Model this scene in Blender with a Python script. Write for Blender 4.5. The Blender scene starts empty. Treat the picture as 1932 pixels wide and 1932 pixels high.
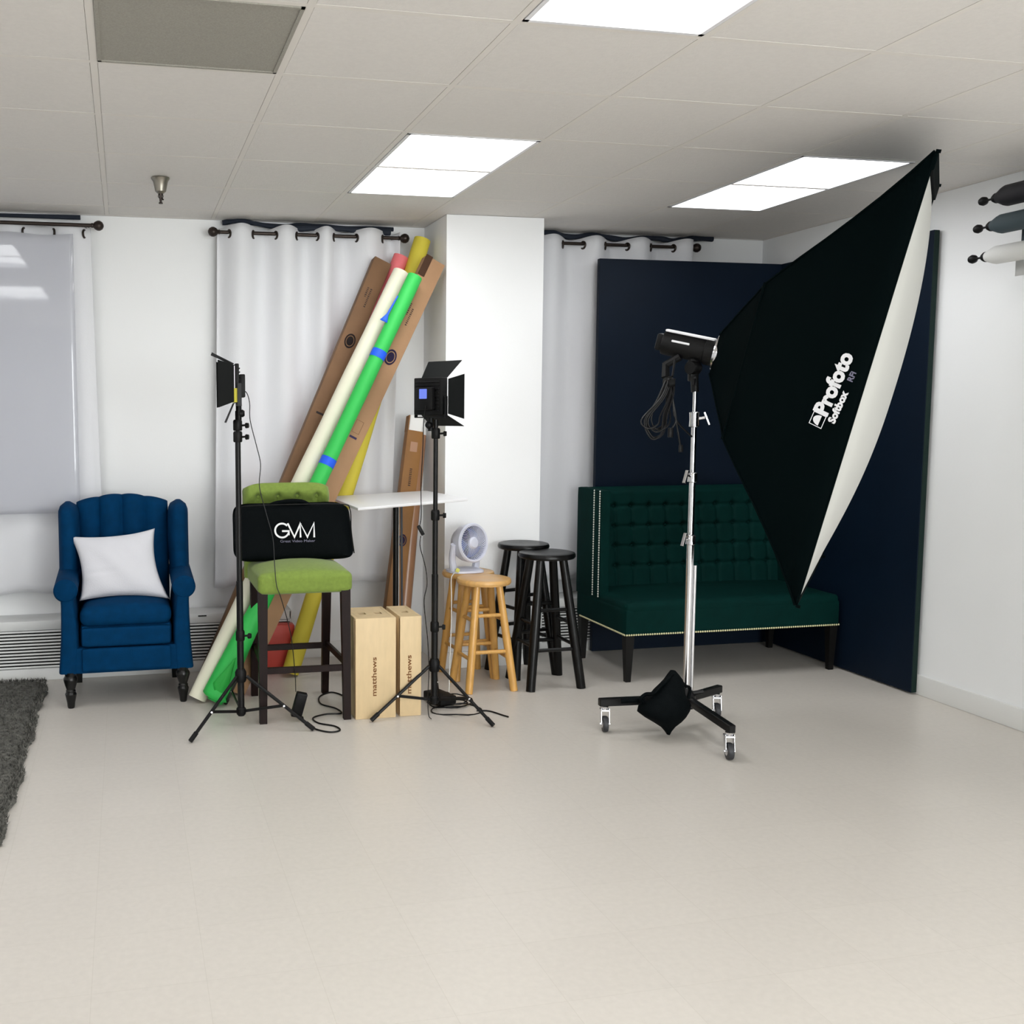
import bpy, bmesh, math, random
from mathutils import Vector, Matrix
random.seed(7)
S = bpy.context.scene
C = S.collection
PI = math.pi
V = Vector
H = 2.674          # ceiling height
WY = 6.32          # back wall
RX = 4.2           # right wall

# ------------------------------------------------------------------ materials
def lin(c):
    return tuple(((x/255)/12.92 if x/255 <= .04045 else ((x/255+.055)/1.055)**2.4) for x in c)

def mat(name, rgb, rough=.6, metal=0, bump=0, bscale=60, vary=0, vscale=8, sheen=0, coat=0, spec=.5, stretch=None):
    m = bpy.data.materials.new(name); m.use_nodes = True
    nt = m.node_tree; b = nt.nodes['Principled BSDF']
    col = lin(rgb) + (1,)
    b.inputs['Base Color'].default_value = col
    b.inputs['Roughness'].default_value = rough
    b.inputs['Metallic'].default_value = metal
    b.inputs['Specular IOR Level'].default_value = spec
    if sheen: b.inputs['Sheen Weight'].default_value = sheen; b.inputs['Sheen Roughness'].default_value = .4
    if coat: b.inputs['Coat Weight'].default_value = coat; b.inputs['Coat Roughness'].default_value = .15
    tc = nt.nodes.new('ShaderNodeTexCoord')
    src = tc.outputs['Object']
    if stretch:
        mp = nt.nodes.new('ShaderNodeMapping'); mp.inputs['Scale'].default_value = stretch
        nt.links.new(src, mp.inputs['Vector']); src = mp.outputs['Vector']
    if vary:
        n = nt.nodes.new('ShaderNodeTexNoise'); n.inputs['Scale'].default_value = vscale; n.inputs['Detail'].default_value = 5
        nt.links.new(src, n.inputs['Vector'])
        mr = nt.nodes.new('ShaderNodeMapRange'); mr.inputs[1].default_value = .3; mr.inputs[2].default_value = .7
        mr.inputs[3].default_value = 1-vary; mr.inputs[4].default_value = 1+vary
        nt.links.new(n.outputs['Fac'], mr.inputs[0])
        mx = nt.nodes.new('ShaderNodeVectorMath'); mx.operation = 'SCALE'
        mx.inputs[0].default_value = col[:3]; nt.links.new(mr.outputs[0], mx.inputs['Scale'])
        nt.links.new(mx.outputs[0], b.inputs['Base Color'])
    if bump:
        n2 = nt.nodes.new('ShaderNodeTexNoise'); n2.inputs['Scale'].default_value = bscale; n2.inputs['Detail'].default_value = 4
        nt.links.new(src, n2.inputs['Vector'])
        bp = nt.nodes.new('ShaderNodeBump'); bp.inputs['Strength'].default_value = bump; bp.inputs['Distance'].default_value = .003
        nt.links.new(n2.outputs['Fac'], bp.inputs['Height']); nt.links.new(bp.outputs[0], b.inputs['Normal'])
    return m

def emit(name, rgb, s):
    m = bpy.data.materials.new(name); m.use_nodes = True; nt = m.node_tree
    nt.nodes.clear(); e = nt.nodes.new('ShaderNodeEmission'); o = nt.nodes.new('ShaderNodeOutputMaterial')
    e.inputs[0].default_value = lin(rgb)+(1,); e.inputs[1].default_value = s; nt.links.new(e.outputs[0], o.inputs[0])
    return m

M = {}
M['wall'] = mat('white_wall_paint', (244,245,246), .55, bump=.12, bscale=90)
M['ceil'] = mat('ceiling_tile_board', (227,223,219), .9, bump=.5, bscale=140, vary=.02, vscale=60)
M['tbar'] = mat('ceiling_grid_metal', (228,223,217), .7)
M['grille'] = mat('grey_perforated_grille', (158,155,146), .85, bump=.6, bscale=260, vary=.1, vscale=200)
M['trim'] = mat('white_baseboard', (238,238,236), .4)
M['heater'] = mat('white_enamel_metal', (226,227,226), .45)
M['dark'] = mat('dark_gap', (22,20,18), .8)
M['light'] = emit('lit_diffuser', (250,251,252), 8.8)
M['fillglow'] = emit('added_fill_pane', (247,251,251), 12.6)  # glow of the added fill window behind the camera
M['lightframe'] = mat('white_fixture_frame', (235,235,238), .5)
M['curtain'] = mat('white_curtain_cloth', (232,233,237), .85, bump=.25, bscale=180, sheen=.2)
M['bronze'] = mat('dark_bronze_rod', (58,50,46), .35, .7)
M['navycloth'] = mat('navy_blackout_cloth', (28,36,50), .8)
M['navy'] = mat('navy_blue_upholstery', (0,50,88), .8, bump=.3, bscale=200, spec=.07, vary=.12, vscale=20)
M['blackwood'] = mat('black_turned_wood', (8,8,8), .3, coat=.25, spec=.3)
M['pillow'] = mat('white_pillow_linen', (213,213,219), .9, bump=.3, bscale=160)
M['rug'] = mat('charcoal_shag', (92,91,86), .95, vary=.45, vscale=40)
M['lime'] = mat('moss_green_fabric', (120,142,58), .85, bump=.45, bscale=240, vary=.08, vscale=60, sheen=.2)
M['mahogany'] = mat('dark_mahogany', (24,8,6), .5, spec=.2, bump=.1, vary=.25, vscale=14, stretch=(6,6,1))
M['bag'] = mat('black_nylon_bag', (1,5,7), .7, bump=.5, bscale=250, spec=.08)
M['black'] = mat('black_painted_metal', (5,5,6), .4, spec=.3)
M['blackplastic'] = mat('black_plastic', (7,7,8), .5, bump=.2, bscale=120, spec=.25)
M['matteblack'] = mat('matte_black_flap', (5,8,8), .7, spec=.2)
M['white'] = mat('white_lettering_and_highlight', (235,235,238), .6)
M['greytext'] = mat('grey_lettering', (120,118,140), .6)
M['birch'] = mat('birch_plywood', (219,194,152), .55, vary=.05, vscale=9, stretch=(4,4,1))
M['plyedge'] = mat('burnt_plywood_edge', (104,66,30), .7)
M['burn'] = mat('burnt_brown_lettering', (120,74,28), .7)
M['oak'] = mat('honey_wood', (214,163,88), .38, vary=.12, vscale=11, stretch=(5,5,1), coat=.2)
M['oakseat'] = mat('honey_wood_seat', (218,170,104), .35, vary=.12, vscale=9, stretch=(1,7,1), coat=.2)
M['blackstool'] = mat('black_lacquered_wood', (3,3,3), .35, coat=.08, spec=.25)
M['fan'] = mat('white_fan_plastic', (214,217,232), .35)
M['fanblade'] = mat('pale_blue_blades', (92,114,180), .4)
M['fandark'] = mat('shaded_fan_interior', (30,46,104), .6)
M['green_v'] = mat('dark_green_velvet', (1,38,35), .75, bump=.2, bscale=150, spec=.08, vary=.1, vscale=10)
M['nail'] = mat('silver_nailhead', (235,235,225), .35, .3)
M['nailgold'] = mat('antique_nailhead', (215,210,165), .35, .3)
M['darkleg'] = mat('espresso_leg', (8,7,6), .5, spec=.25)
M['vflat'] = mat('navy_black_foam_board', (5,20,36), .55, bump=.1, bscale=40, vary=.1, vscale=3, spec=.16)
M['vflatedge'] = mat('foam_board_edge', (14,34,30), .6, spec=.2)
M['sbx'] = mat('black_softbox_nylon', (0,7,8), .75, bump=.15, bscale=60, spec=.04)
M['diff'] = mat('white_diffuser_cloth', (203,203,198), .8)
M['chrome'] = mat('chromed_steel', (225,225,228), .16, 1)
M['tyre'] = mat('grey_caster_rubber', (45,46,50), .5)
M['kraft'] = mat('kraft_cardboard', (166,128,94), .75, bump=.2, bscale=60, vary=.07, vscale=6)
M['kraftdark'] = mat('brown_cardboard', (122,90,62), .75, bump=.2, bscale=60, vary=.1, vscale=6)
M['kraftin'] = mat('cardboard_opening', (66,40,20), .85)
M['kraftor'] = mat('orange_brown_cardboard', (142,98,48), .6, vary=.12, vscale=5)
M['krafttube'] = mat('kraft_wrapped_tube', (164,120,88), .4, bump=.3, bscale=15, coat=.3)
M['cream'] = mat('cream_paper', (232,229,208), .7)
M['green'] = mat('chroma_green_paper', (48,190,82), .6)
M['greend'] = mat('chroma_green_paper_fold', (30,170,60), .6)
M['pink'] = mat('coral_pink_paper', (238,120,125), .7)
M['yellow'] = mat('yellow_paper', (216,200,66), .7)
M['red'] = mat('coral_red_plastic', (205,74,62), .5)
M['tape'] = mat('blue_painter_tape', (22,92,235), .6)
M['ink'] = mat('dark_printed_ink', (44,34,34), .8)
M['inkv'] = mat('violet_printed_ink', (52,42,82), .8)
M['inkbr'] = mat('brown_printed_ink', (128,96,68), .8)
M['paperwhite'] = mat('white_paper', (238,238,236), .7)
M['papergrey'] = mat('slate_grey_paper', (66,80,86), .7)
M['paperblack'] = mat('black_paper', (22,20,26), .7)
M['board'] = mat('white_table_top', (236,236,238), .35)
M['screen'] = emit('blue_display', (120,140,240), 1.1)
M['led'] = emit('lit_led_face', (255,250,255), 1.4)
M['gel'] = mat('yellow_gel', (190,180,20), .5)
M['sprink'] = mat('brushed_sprinkler_metal', (150,145,135), .35, .9)
M['hub'] = mat('grey_plastic', (70,72,78), .4)
M['whitecord'] = mat('white_cord', (220,220,215), .5)
M['yellowtag'] = mat('yellow_tag', (222,224,110), .6)

def floor_mat():
    m = mat('cream_vinyl_tile', (226,220,211), .34, spec=.4)
    nt = m.node_tree; b = nt.nodes['Principled BSDF']
    tc = nt.nodes.new('ShaderNodeTexCoord')
    br = nt.nodes.new('ShaderNodeTexBrick'); br.offset = 0; br.squash = 1
    br.inputs['Scale'].default_value = 1; br.inputs['Brick Width'].default_value = .305; br.inputs['Row Height'].default_value = .305
    br.inputs['Mortar Size'].default_value = .0012; br.inputs['Mortar Smooth'].default_value = .6
    br.inputs['Color1'].default_value = lin((208,202,194))+(1,); br.inputs['Color2'].default_value = lin((210,204,196))+(1,)
    br.inputs['Mortar'].default_value = lin((200,194,185))+(1,)
    mp = nt.nodes.new('ShaderNodeMapping'); mp.inputs['Location'].default_value = (.12, .04, 0)
    nt.links.new(tc.outputs['Object'], mp.inputs[0]); nt.links.new(mp.outputs[0], br.inputs[0])
    n = nt.nodes.new('ShaderNodeTexNoise'); n.inputs['Scale'].default_value = 45; n.inputs['Detail'].default_value = 6
    nt.links.new(tc.outputs['Object'], n.inputs['Vector'])
    mr = nt.nodes.new('ShaderNodeMapRange'); mr.inputs[1].default_value = .3; mr.inputs[2].default_value = .7; mr.inputs[3].default_value = .965; mr.inputs[4].default_value = 1.02
    nt.links.new(n.outputs['Fac'], mr.inputs[0])
    sc = nt.nodes.new('ShaderNodeVectorMath'); sc.operation = 'SCALE'
    nt.links.new(br.outputs['Color'], sc.inputs[0]); nt.links.new(mr.outputs[0], sc.inputs['Scale'])
    nt.links.new(sc.outputs[0], b.inputs['Base Color'])
    return m
M['floor'] = floor_mat()

def sheet_mat():
    m = bpy.data.materials.new('clear_vinyl'); m.use_nodes = True; nt = m.node_tree
    b = nt.nodes['Principled BSDF']
    b.inputs['Base Color'].default_value = lin((216,218,227))+(1,); b.inputs['Roughness'].default_value = .04
    b.inputs['Alpha'].default_value = .55; b.inputs['Specular IOR Level'].default_value = .9
    return m
M['vinyl'] = sheet_mat()

# ------------------------------------------------------------------ mesh helpers
def BM(): return bmesh.new()

def box(bm, c, s, R=None):
    r = bmesh.ops.create_cube(bm, size=1)
    T = Matrix.Translation(c) @ (R.to_4x4() if R else Matrix()) @ Matrix.Diagonal((s[0], s[1], s[2], 1))
    bmesh.ops.transform(bm, matrix=T, verts=r['verts'])
    return bm

def bev(bm, w, seg=2):
    bmesh.ops.bevel(bm, geom=bm.edges[:], offset=w, segments=seg, affect='EDGES', profile=.5)
    return bm

def merge(bm, other):
    me = bpy.data.meshes.new('t'); other.to_mesh(me); other.free(); bm.from_mesh(me); bpy.data.meshes.remove(me)

def rbox(bm, c, s, w=.005, seg=2, R=None):
    t = BM(); box(t, (0,0,0), s); bev(t, min(w, min(s)*.49), seg)
    bmesh.ops.transform(t, matrix=Matrix.Translation(c) @ (R.to_4x4() if R else Matrix()), verts=t.verts[:])
    merge(bm, t); return bm

def puff(bm, c, s, r, crown=0, n=14, R=None, crown_front=0):
    """cube with round edges and a crowned top"""
    t = BM(); bmesh.ops.create_cube(t, size=2)
    bmesh.ops.subdivide_edges(t, edges=t.edges[:], cuts=n, use_grid_fill=True)
    h = V((s[0]/2, s[1]/2, s[2]/2))
    for v in t.verts:
        p = V([math.copysign(abs(x)**.7, x) if abs(x) < 1 else x for x in v.co])
        q = V([max(-(h[i]-r), min(h[i]-r, p[i]*h[i])) for i in range(3)])
        d = V([p[i]*h[i]-q[i] for i in range(3)])
        # pull edge loops on to the rounding
        if d.length > 0: d = d.normalized()*r
        o = q + d
        if p.z > 0 and crown: o.z += crown*(1-min(1,abs(p.x))**2.2)*(1-min(1,abs(p.y))**2.2)*max(0, (o.z)/h.z)
        if crown_front and p.y < 0: o.y -= crown_front*(1-abs(p.x)**2)*(1-abs(p.z)**2)*max(0, -o.y/h.y)
        v.co = o
    bmesh.ops.transform(t, matrix=Matrix.Translation(c) @ (R.to_4x4() if R else Matrix()), verts=t.verts[:])
    merge(bm, t); return bm

def frame_of(d):
    d = d.normalized(); u = V((0,0,1)) if abs(d.z) < .9 else V((1,0,0))
    a = d.cross(u).normalized(); b = d.cross(a).normalized()
    return a, b

def tube(bm, pts, r, seg=12, cap=True, closed=False):
    pts = [V(p) for p in pts]; n = len(pts)
    rs = r if isinstance(r, (list, tuple)) else [r]*n
    rings = []; a = None
    for i, p in enumerate(pts):
        if closed: d = pts[(i+1) % n]-pts[i-1]
        else: d = (pts[min(i+1, n-1)]-pts[max(i-1, 0)])
        d.normalize()
        if a is None: a, b = frame_of(d)
        else:
            a = (a - d*a.dot(d)).normalized()
        b = d.cross(a)
        rings.append([bm.verts.new(p+(a*math.cos(2*PI*k/seg)+b*math.sin(2*PI*k/seg))*rs[i]) for k in range(seg)])
    m = n if closed else n-1
    for i in range(m):
        A, B = rings[i], rings[(i+1) % n]
        for k in range(seg): bm.faces.new((A[k], A[(k+1) % seg], B[(k+1) % seg], B[k]))
    if cap and not closed:
        bm.faces.new(rings[0][::-1]); bm.faces.new(rings[-1])
    return bm

def smooth_path(pts, k=8):
    pts = [V(p) for p in pts]; out = []
    P = [pts[0]*2-pts[1]]+pts+[pts[-1]*2-pts[-2]]
    for i in range(1, len(P)-2):
        for j in range(k):
            t = j/k; p0, p1, p2, p3 = P[i-1], P[i], P[i+1], P[i+2]
            out.append(.5*((2*p1)+(-p0+p2)*t+(2*p0-5*p1+4*p2-p3)*t*t+(-p0+3*p1-3*p2+p3)*t**3))
    out.append(pts[-1]); return out

def lathe(bm, prof, o=(0,0,0), axis=(0,0,1), seg=24):
    """prof: (radius, height along axis)"""
    o = V(o); ax = V(axis).normalized(); a, b = frame_of(ax)
    rings = [[bm.verts.new(o+ax*z+(a*math.cos(2*PI*k/seg)+b*math.sin(2*PI*k/seg))*max(r, 1e-5)) for k in range(seg)] for r, z in prof]
    for A, B in zip(rings, rings[1:]):
        for k in range(seg): bm.faces.new((A[k], A[(k+1) % seg], B[(k+1) % seg], B[k]))
    bm.faces.new(rings[0][::-1]); bm.faces.new(rings[-1])
    return bm

def beam(bm, p, q, w, h=None, up=(0,0,1)):
    """square bar from p to q, w across, h in the up direction"""
    p, q = V(p), V(q); d = q-p; L = d.length; d.normalize(); h = h or w
    a = d.cross(V(up)).normalized() if abs(d.dot(V(up))) < .99 else V((1,0,0)); b = a.cross(d).normalized()
    R = Matrix((a, d, b)).transposed()
    rbox(bm, (p+q)/2, (w, L, h), min(w, h)*.12, 1, R); return bm

def taper(bm, p, q, w0, w1, R=None):
    """square leg from p (w0) to q (w1)"""
    p, q = V(p), V(q); r = []
    for c, w in ((p, w0), (q, w1)):
        r.append([bm.verts.new(c+V((sx*w/2, sy*w/2, 0))) for sx, sy in ((-1,-1), (1,-1), (1,1), (-1,1))])
    for k in range(4): bm.faces.new((r[0][k], r[0][(k+1) % 4], r[1][(k+1) % 4], r[1][k]))
    bm.faces.new(r[0][::-1]); bm.faces.new(r[1]); return bm

def surf(bm, f, nu, nv, wrap_u=False):
    vs = [[bm.verts.new(f(i/nu, j/nv)) for j in range(nv+1)] for i in range(nu if wrap_u else nu+1)]
    n = len(vs)
    for i in range(n if wrap_u else n-1):
        A, B = vs[i], vs[(i+1) % n]
        for j in range(nv): bm.faces.new((A[j], B[j], B[j+1], A[j+1]))
    return vs

def slab(bm, f, g, nu, nv):
    """closed body between front surface f and back surface g"""
    A = surf(bm, f, nu, nv); B = surf(bm, g, nu, nv)
    for j in range(nv):
        bm.faces.new((A[0][j], A[0][j+1], B[0][j+1], B[0][j])); bm.faces.new((A[nu][j], B[nu][j], B[nu][j+1], A[nu][j+1]))
    for i in range(nu):
        bm.faces.new((A[i][0], B[i][0], B[i+1][0], A[i+1][0])); bm.faces.new((A[i][nv], A[i+1][nv], B[i+1][nv], B[i][nv]))

def loft(bm, sec, seg=28, e=2.0):
    """sec: (centre, hx, hy) stacked rings, superellipse in x,y"""
    rings = []
    for c, hx, hy in sec:
        c = V(c); ring = []
        for k in range(seg):
            t = 2*PI*k/seg; cx, sy = math.cos(t), math.sin(t)
            ring.append(bm.verts.new(c+V((math.copysign(abs(cx)**(2/e), cx)*hx, math.copysign(abs(sy)**(2/e), sy)*hy, 0))))
        rings.append(ring)
    for A, B in zip(rings, rings[1:]):
        for k in range(seg): bm.faces.new((A[k], A[(k+1) % seg], B[(k+1) % seg], B[k]))
    bm.faces.new(rings[0][::-1]); bm.faces.new(rings[-1])

def obj(name, bm, m, parent=None, label=None, world=True, sharp=35):
    """links bm as one mesh object; under a parent, world coordinates are made local"""
    if parent is not None and world:
        root = parent; off = V((0,0,0))
        while root is not None: off = off + root.location; root = root.parent
        bmesh.ops.translate(bm, vec=-off, verts=bm.verts[:])
    bmesh.ops.recalc_face_normals(bm, faces=bm.faces[:])
    me = bpy.data.meshes.new(name); bm.to_mesh(me); bm.free()
    for p in me.polygons: p.use_smooth = True
    me.set_sharp_from_angle(angle=math.radians(sharp))
    me.materials.append(m)
    o = bpy.data.objects.new(name, me); C.objects.link(o)
    if parent is not None: o.parent = parent
    if label: o['label'] = label
    return o

def thing(name, label, cat, loc=(0,0,0), group=None):
    o = bpy.data.objects.new(name, None); C.objects.link(o); o.location = loc; o.empty_display_size = .1
    o['label'] = label; o['category'] = cat
    if group: o['group'] = group
    return o

def tag(o, label, cat, group=None, kind=None):
    o['label'] = label; o['category'] = cat
    if group: o['group'] = group
    if kind: o['kind'] = kind
    return o

def struct(name, bm, m, label=None, sharp=35):
    o = obj(name, bm, m, sharp=sharp); o['kind'] = 'structure'
    return o

def lettering(name, text, size, origin, xdir, normal, m, parent, bold=0, align='CENTER', label=None, stretch=1):
    cu = bpy.data.curves.new('f', 'FONT'); cu.body = text; cu.size = size; cu.align_x = align; cu.align_y = 'CENTER'
    cu.extrude = .0007; cu.offset = bold; cu.resolution_u = 3
    t = bpy.data.objects.new('f', cu); C.objects.link(t)
    dg = bpy.context.evaluated_depsgraph_get()
    me = bpy.data.meshes.new_from_object(t.evaluated_get(dg))
    bpy.data.objects.remove(t); bpy.data.curves.remove(cu)
    bm = BM(); bm.from_mesh(me); bpy.data.meshes.remove(me)
    x = V(xdir).normalized(); n = V(normal).normalized(); n = (n-x*n.dot(x)).normalized(); y = n.cross(x)
    R = Matrix((x*stretch, y, n)).transposed()
    bmesh.ops.transform(bm, matrix=Matrix.Translation(origin) @ R.to_4x4(), verts=bm.verts[:])
    return obj(name, bm, m, parent, label)

def dup(o, loc, label=None, rotz=None):
    r = o.copy(); C.objects.link(r); r.location = loc
    if rotz is not None: r.rotation_euler = (0, 0, rotz)
    if label: r['label'] = label
    for ch in list(o.children):
        c = ch.copy(); C.objects.link(c); c.parent = r
        for g in list(ch.children):
            d = g.copy(); C.objects.link(d); d.parent = c
    return r

# ------------------------------------------------------------------ room shell
X0, X1, Y0, Y1 = -3.2, RX, -3.0, WY
b = BM(); box(b, ((X0+X1)/2, (Y0+Y1)/2, -.05), (X1-X0+.4, Y1-Y0+.4, .1)); struct('floor', b, M['floor'])
b = BM(); box(b, ((X0+X1)/2, Y1+.06, H/2), (X1-X0+.4, .12, H)); struct('wall_back', b, M['wall'])
b = BM(); box(b, (X1+.06, (Y0+Y1)/2, H/2), (.12, Y1-Y0, H)); struct('wall_right', b, M['wall'])
b = BM(); box(b, (X0-.06, (Y0+Y1)/2, H/2), (.12, Y1-Y0, H)); struct('wall_left', b, M['wall'])
b = BM(); box(b, ((X0+X1)/2, Y0-.06, H/2), (X1-X0+.4, .12, H)); struct('wall_front', b, M['wall'])
b = BM(); box(b, (2.145, (5.86+WY)/2, H/2), (.60, WY-5.86, H)); struct('wall_column', b, M['wall'])
b = BM(); rbox(b, (X1-.007, (Y0+Y1)/2, .055), (.014, Y1-Y0, .11), .004); struct('baseboard_right', b, M['trim'])
b = BM(); rbox(b, (1.40, WY-.006, .05), (.88, .012, .10), .003); struct('baseboard_back', b, M['trim'])
b = BM(); rbox(b, (2.145, 5.853, .05), (.60, .014, .10), .003); struct('baseboard_column', b, M['trim'])

b = BM()  # added window behind the camera, unseen, there to give soft frontal fill
for x in (.2, 1.45, 2.7, 3.95): rbox(b, (x, Y0+.03, 1.6), (.06, .08, 1.9), .004)
for z in (.66, 2.52): rbox(b, (2.075, Y0+.03, z), (3.81, .08, .06), .004)
w1 = struct('added_fill_window_1', b, M['trim'])
b = BM(); box(b, (2.075, Y0+.012, 1.59), (3.7, .01, 1.82)); pn = obj('fill_pane', b, M['fillglow'], w1); pn['kind'] = 'structure'  # glowing sheet of the added window, the fill source itself

GX, GY, G = -.072, 2.988, .61
troffers = [(2, -2, 'bright'), (2, 2, 'mid'), (5, 2, 'right'), (-2, 1, 'l'), (-2, -3, 'l2'), (2, -6, 'f')]
occ = set()
for i, j, _ in troffers: occ |= {(i, j), (i, j+1)}
occ.add((0, 0))
b = BM(); bt = BM()
for i in range(-6, 8):
    for j in range(-10, 6):
        x0, x1 = GX+i*G, GX+(i+1)*G; y0, y1 = GY+j*G, GY+(j+1)*G
        x0 = max(x0, X0); x1 = min(x1, X1); y0 = max(y0, Y0); y1 = min(y1, Y1)
        if x1-x0 < .05 or y1-y0 < .05 or (i, j) in occ: continue
        g = .0132; dz = random.uniform(-.0008, .0008)
        box(b, ((x0+x1)/2, (y0+y1)/2, H+.0112+dz*.4), (x1-x0-2*g, y1-y0-2*g, .018))
box(b, ((X0+X1)/2, (Y0+Y1)/2, H+.13), (X1-X0+.4, Y1-Y0+.4, .02))
struct('ceiling', b, M['ceil'])
for i in range(-5, 8):
    x = GX+i*G
    if X0 < x < X1: box(bt, (x, (Y0+Y1)/2, H+.004), (.024, Y1-Y0, .005))
for j in range(-9, 6):
    y = GY+j*G
    if Y0 < y < Y1: box(bt, ((X0+X1)/2, y, H+.0042), (X1-X0, .024, .005))
# wall angle round the room
for c, s in ((((X0+X1)/2, Y1-.011, H+.004), (X1-X0, .022, .006)), ((X1-.011, (Y0+Y1)/2, H+.004), (.022, Y1-Y0, .006))): box(bt, c, s)
struct('trim_1', bt, M['tbar'])

lab = {'bright': 'lit ceiling panel light at the top edge, nearest of the three in view',
       'mid': 'lit ceiling panel light in the middle, above the leaning paper rolls',
       'right': 'lit ceiling panel light behind the top of the big softbox',
       'l': 'lit ceiling panel light out at left that mirrors in the vinyl sheet, farther one',
       'l2': 'lit ceiling panel light out at left that mirrors in the vinyl sheet, nearer one',
       'f': 'lit ceiling panel light overhead behind the viewer', 'f2': 'lit ceiling panel light overhead behind the viewer at left',
       'r2': 'lit ceiling panel light overhead at right'}
for i, j, k in troffers:
    cx, cy = GX+(i+.5)*G, GY+(j+1)*G
    t = thing('ceiling_light', lab[k], 'ceiling light', (cx, cy, H), 'recessed ceiling panel lights')
    w, l = G-.03, 2*G-.03
    b = BM()
    for sx in (-1, 1): box(b, (cx+sx*(w/2-.008), cy, H+.03), (.016, l, .06))
    for sy in (-1, 1): box(b, (cx, cy+sy*(l/2-.008), H+.03), (w, .016, .06))
    box(b, (cx, cy, H+.085), (w+.02, l+.02, .03))
    obj('frame', b, M['lightframe'], t)
    # lens: two sloping wings and a long rounded basket
    b = BM()
    def lensf(u, v, cx=cx, cy=cy, w=w, l=l):
        x = (u-.5)*(w-.034); y = (v-.5)*(l-.034); a = abs(x)/(w/2)
        z = H+.052-.028*a if a > .36 else H+.042-.030*math.sqrt(max(0, 1-(a/.36)**2))*min(1, (1-abs(2*v-1)**8)*1.2)
        return V((cx+x, cy+y, z))
    surf(b, lensf, 40, 24)
    obj('diffuser', b, M['light'], t, sharp=80)

gx0, gy0 = GX, GY
t = thing('return_air_grille', 'grey perforated air return panel set in the ceiling', 'air vent', (gx0+G/2, gy0+G/2, H))
b = BM(); box(b, (gx0+G/2, gy0+G/2, H+.006), (G-.03, G-.03, .008)); obj('panel', b, M['grille'], t)
b = BM()
for sx in (-1, 1):
    box(b, (gx0+G/2+sx*(G/2-.019), gy0+G/2, H+.004), (.012, G-.026, .012)); box(b, (gx0+G/2, gy0+G/2+sx*(G/2-.019), H+.004), (G-.026, .012, .012))
obj('frame', b, M['grille'], t)

t = thing('sprinkler_head', 'chrome fire sprinkler head hanging from the ceiling', 'sprinkler', (.197, 5.25, H))
b = BM(); lathe(b, [(.044, 0), (.046, -.004), (.036, -.018), (.030, -.045), (.026, -.066), (.015, -.075)], (.197, 5.25, H), seg=28); obj('cup', b, M['sprink'], t)
b = BM(); lathe(b, [(.012, -.07), (.008, -.085), (.006, -.115), (.010, -.118), (.010, -.124)], (.197, 5.25, H), seg=12)
for sx in (-1, 1): tube(b, [(.197+sx*.008, 5.25, H-.07), (.197+sx*.012, 5.25, H-.09), (.197, 5.25, H-.105)], .0022, 6)
tube(b, [(.202, 5.245, H-.098), (.209, 5.24, H-.106)], .004, 6)
obj('nozzle', b, M['bronze'], t)

# ------------------------------------------------------------------ baseboard heaters
def heater(x0, x1, label):
    t = thing('baseboard_heater', label, 'heater', ((x0+x1)/2, 6.2, 0), 'convector heaters along the back wall')
    b = BM(); yf, yb, zt = 6.10, WY-.002, .35
    box(b, ((x0+x1)/2, (yf+yb)/2+.035, zt/2+.01), (x1-x0-.02, yb-yf-.07, zt-.04)); obj('core', b, M['dark'], t)
    b = BM(); rbox(b, ((x0+x1)/2, (yf+yb)/2, zt-.028), (x1-x0, yb-yf, .056), .006)
    rbox(b, ((x0+x1)/2, yf+.02, .035), (x1-x0, .03, .07), .004)
    for x in (x0+.006, x1-.006): box(b, (x, (yf+yb)/2, zt/2), (.012, yb-yf, zt-.01))
    obj('casing', b, M['heater'], t)
    b = BM(); n = 12
    for k in range(n):
        z = .078+k*(zt-.066-.078)/(n-1)
        box(b, ((x0+x1)/2, yf+.014, z), (x1-x0-.02, .022, .0095), Matrix.Rotation(math.radians(-18), 3, 'X'))
    obj('louvre_panel', b, M['heater'], t)
    return t, zt
t, zt = heater(-2.4, .96, 'long white convector heater with slatted front behind the blue armchair')
b = BM(); rbox(b, (.425, 6.099, .338), (.05, .006, .007), .002); obj('catch', b, M['dark'], t)
heater(2.56, 4.0, 'white slatted convector heater behind the black stools and green settee')

# ------------------------------------------------------------------ curtains, rods, blackout cloth
def interp(xs, x):
    for k in range(len(xs)-1):
        if xs[k] <= x <= xs[k+1]: return k+(x-xs[k])/(xs[k+1]-xs[k])
    return 0 if x < xs[0] else len(xs)-1

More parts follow.
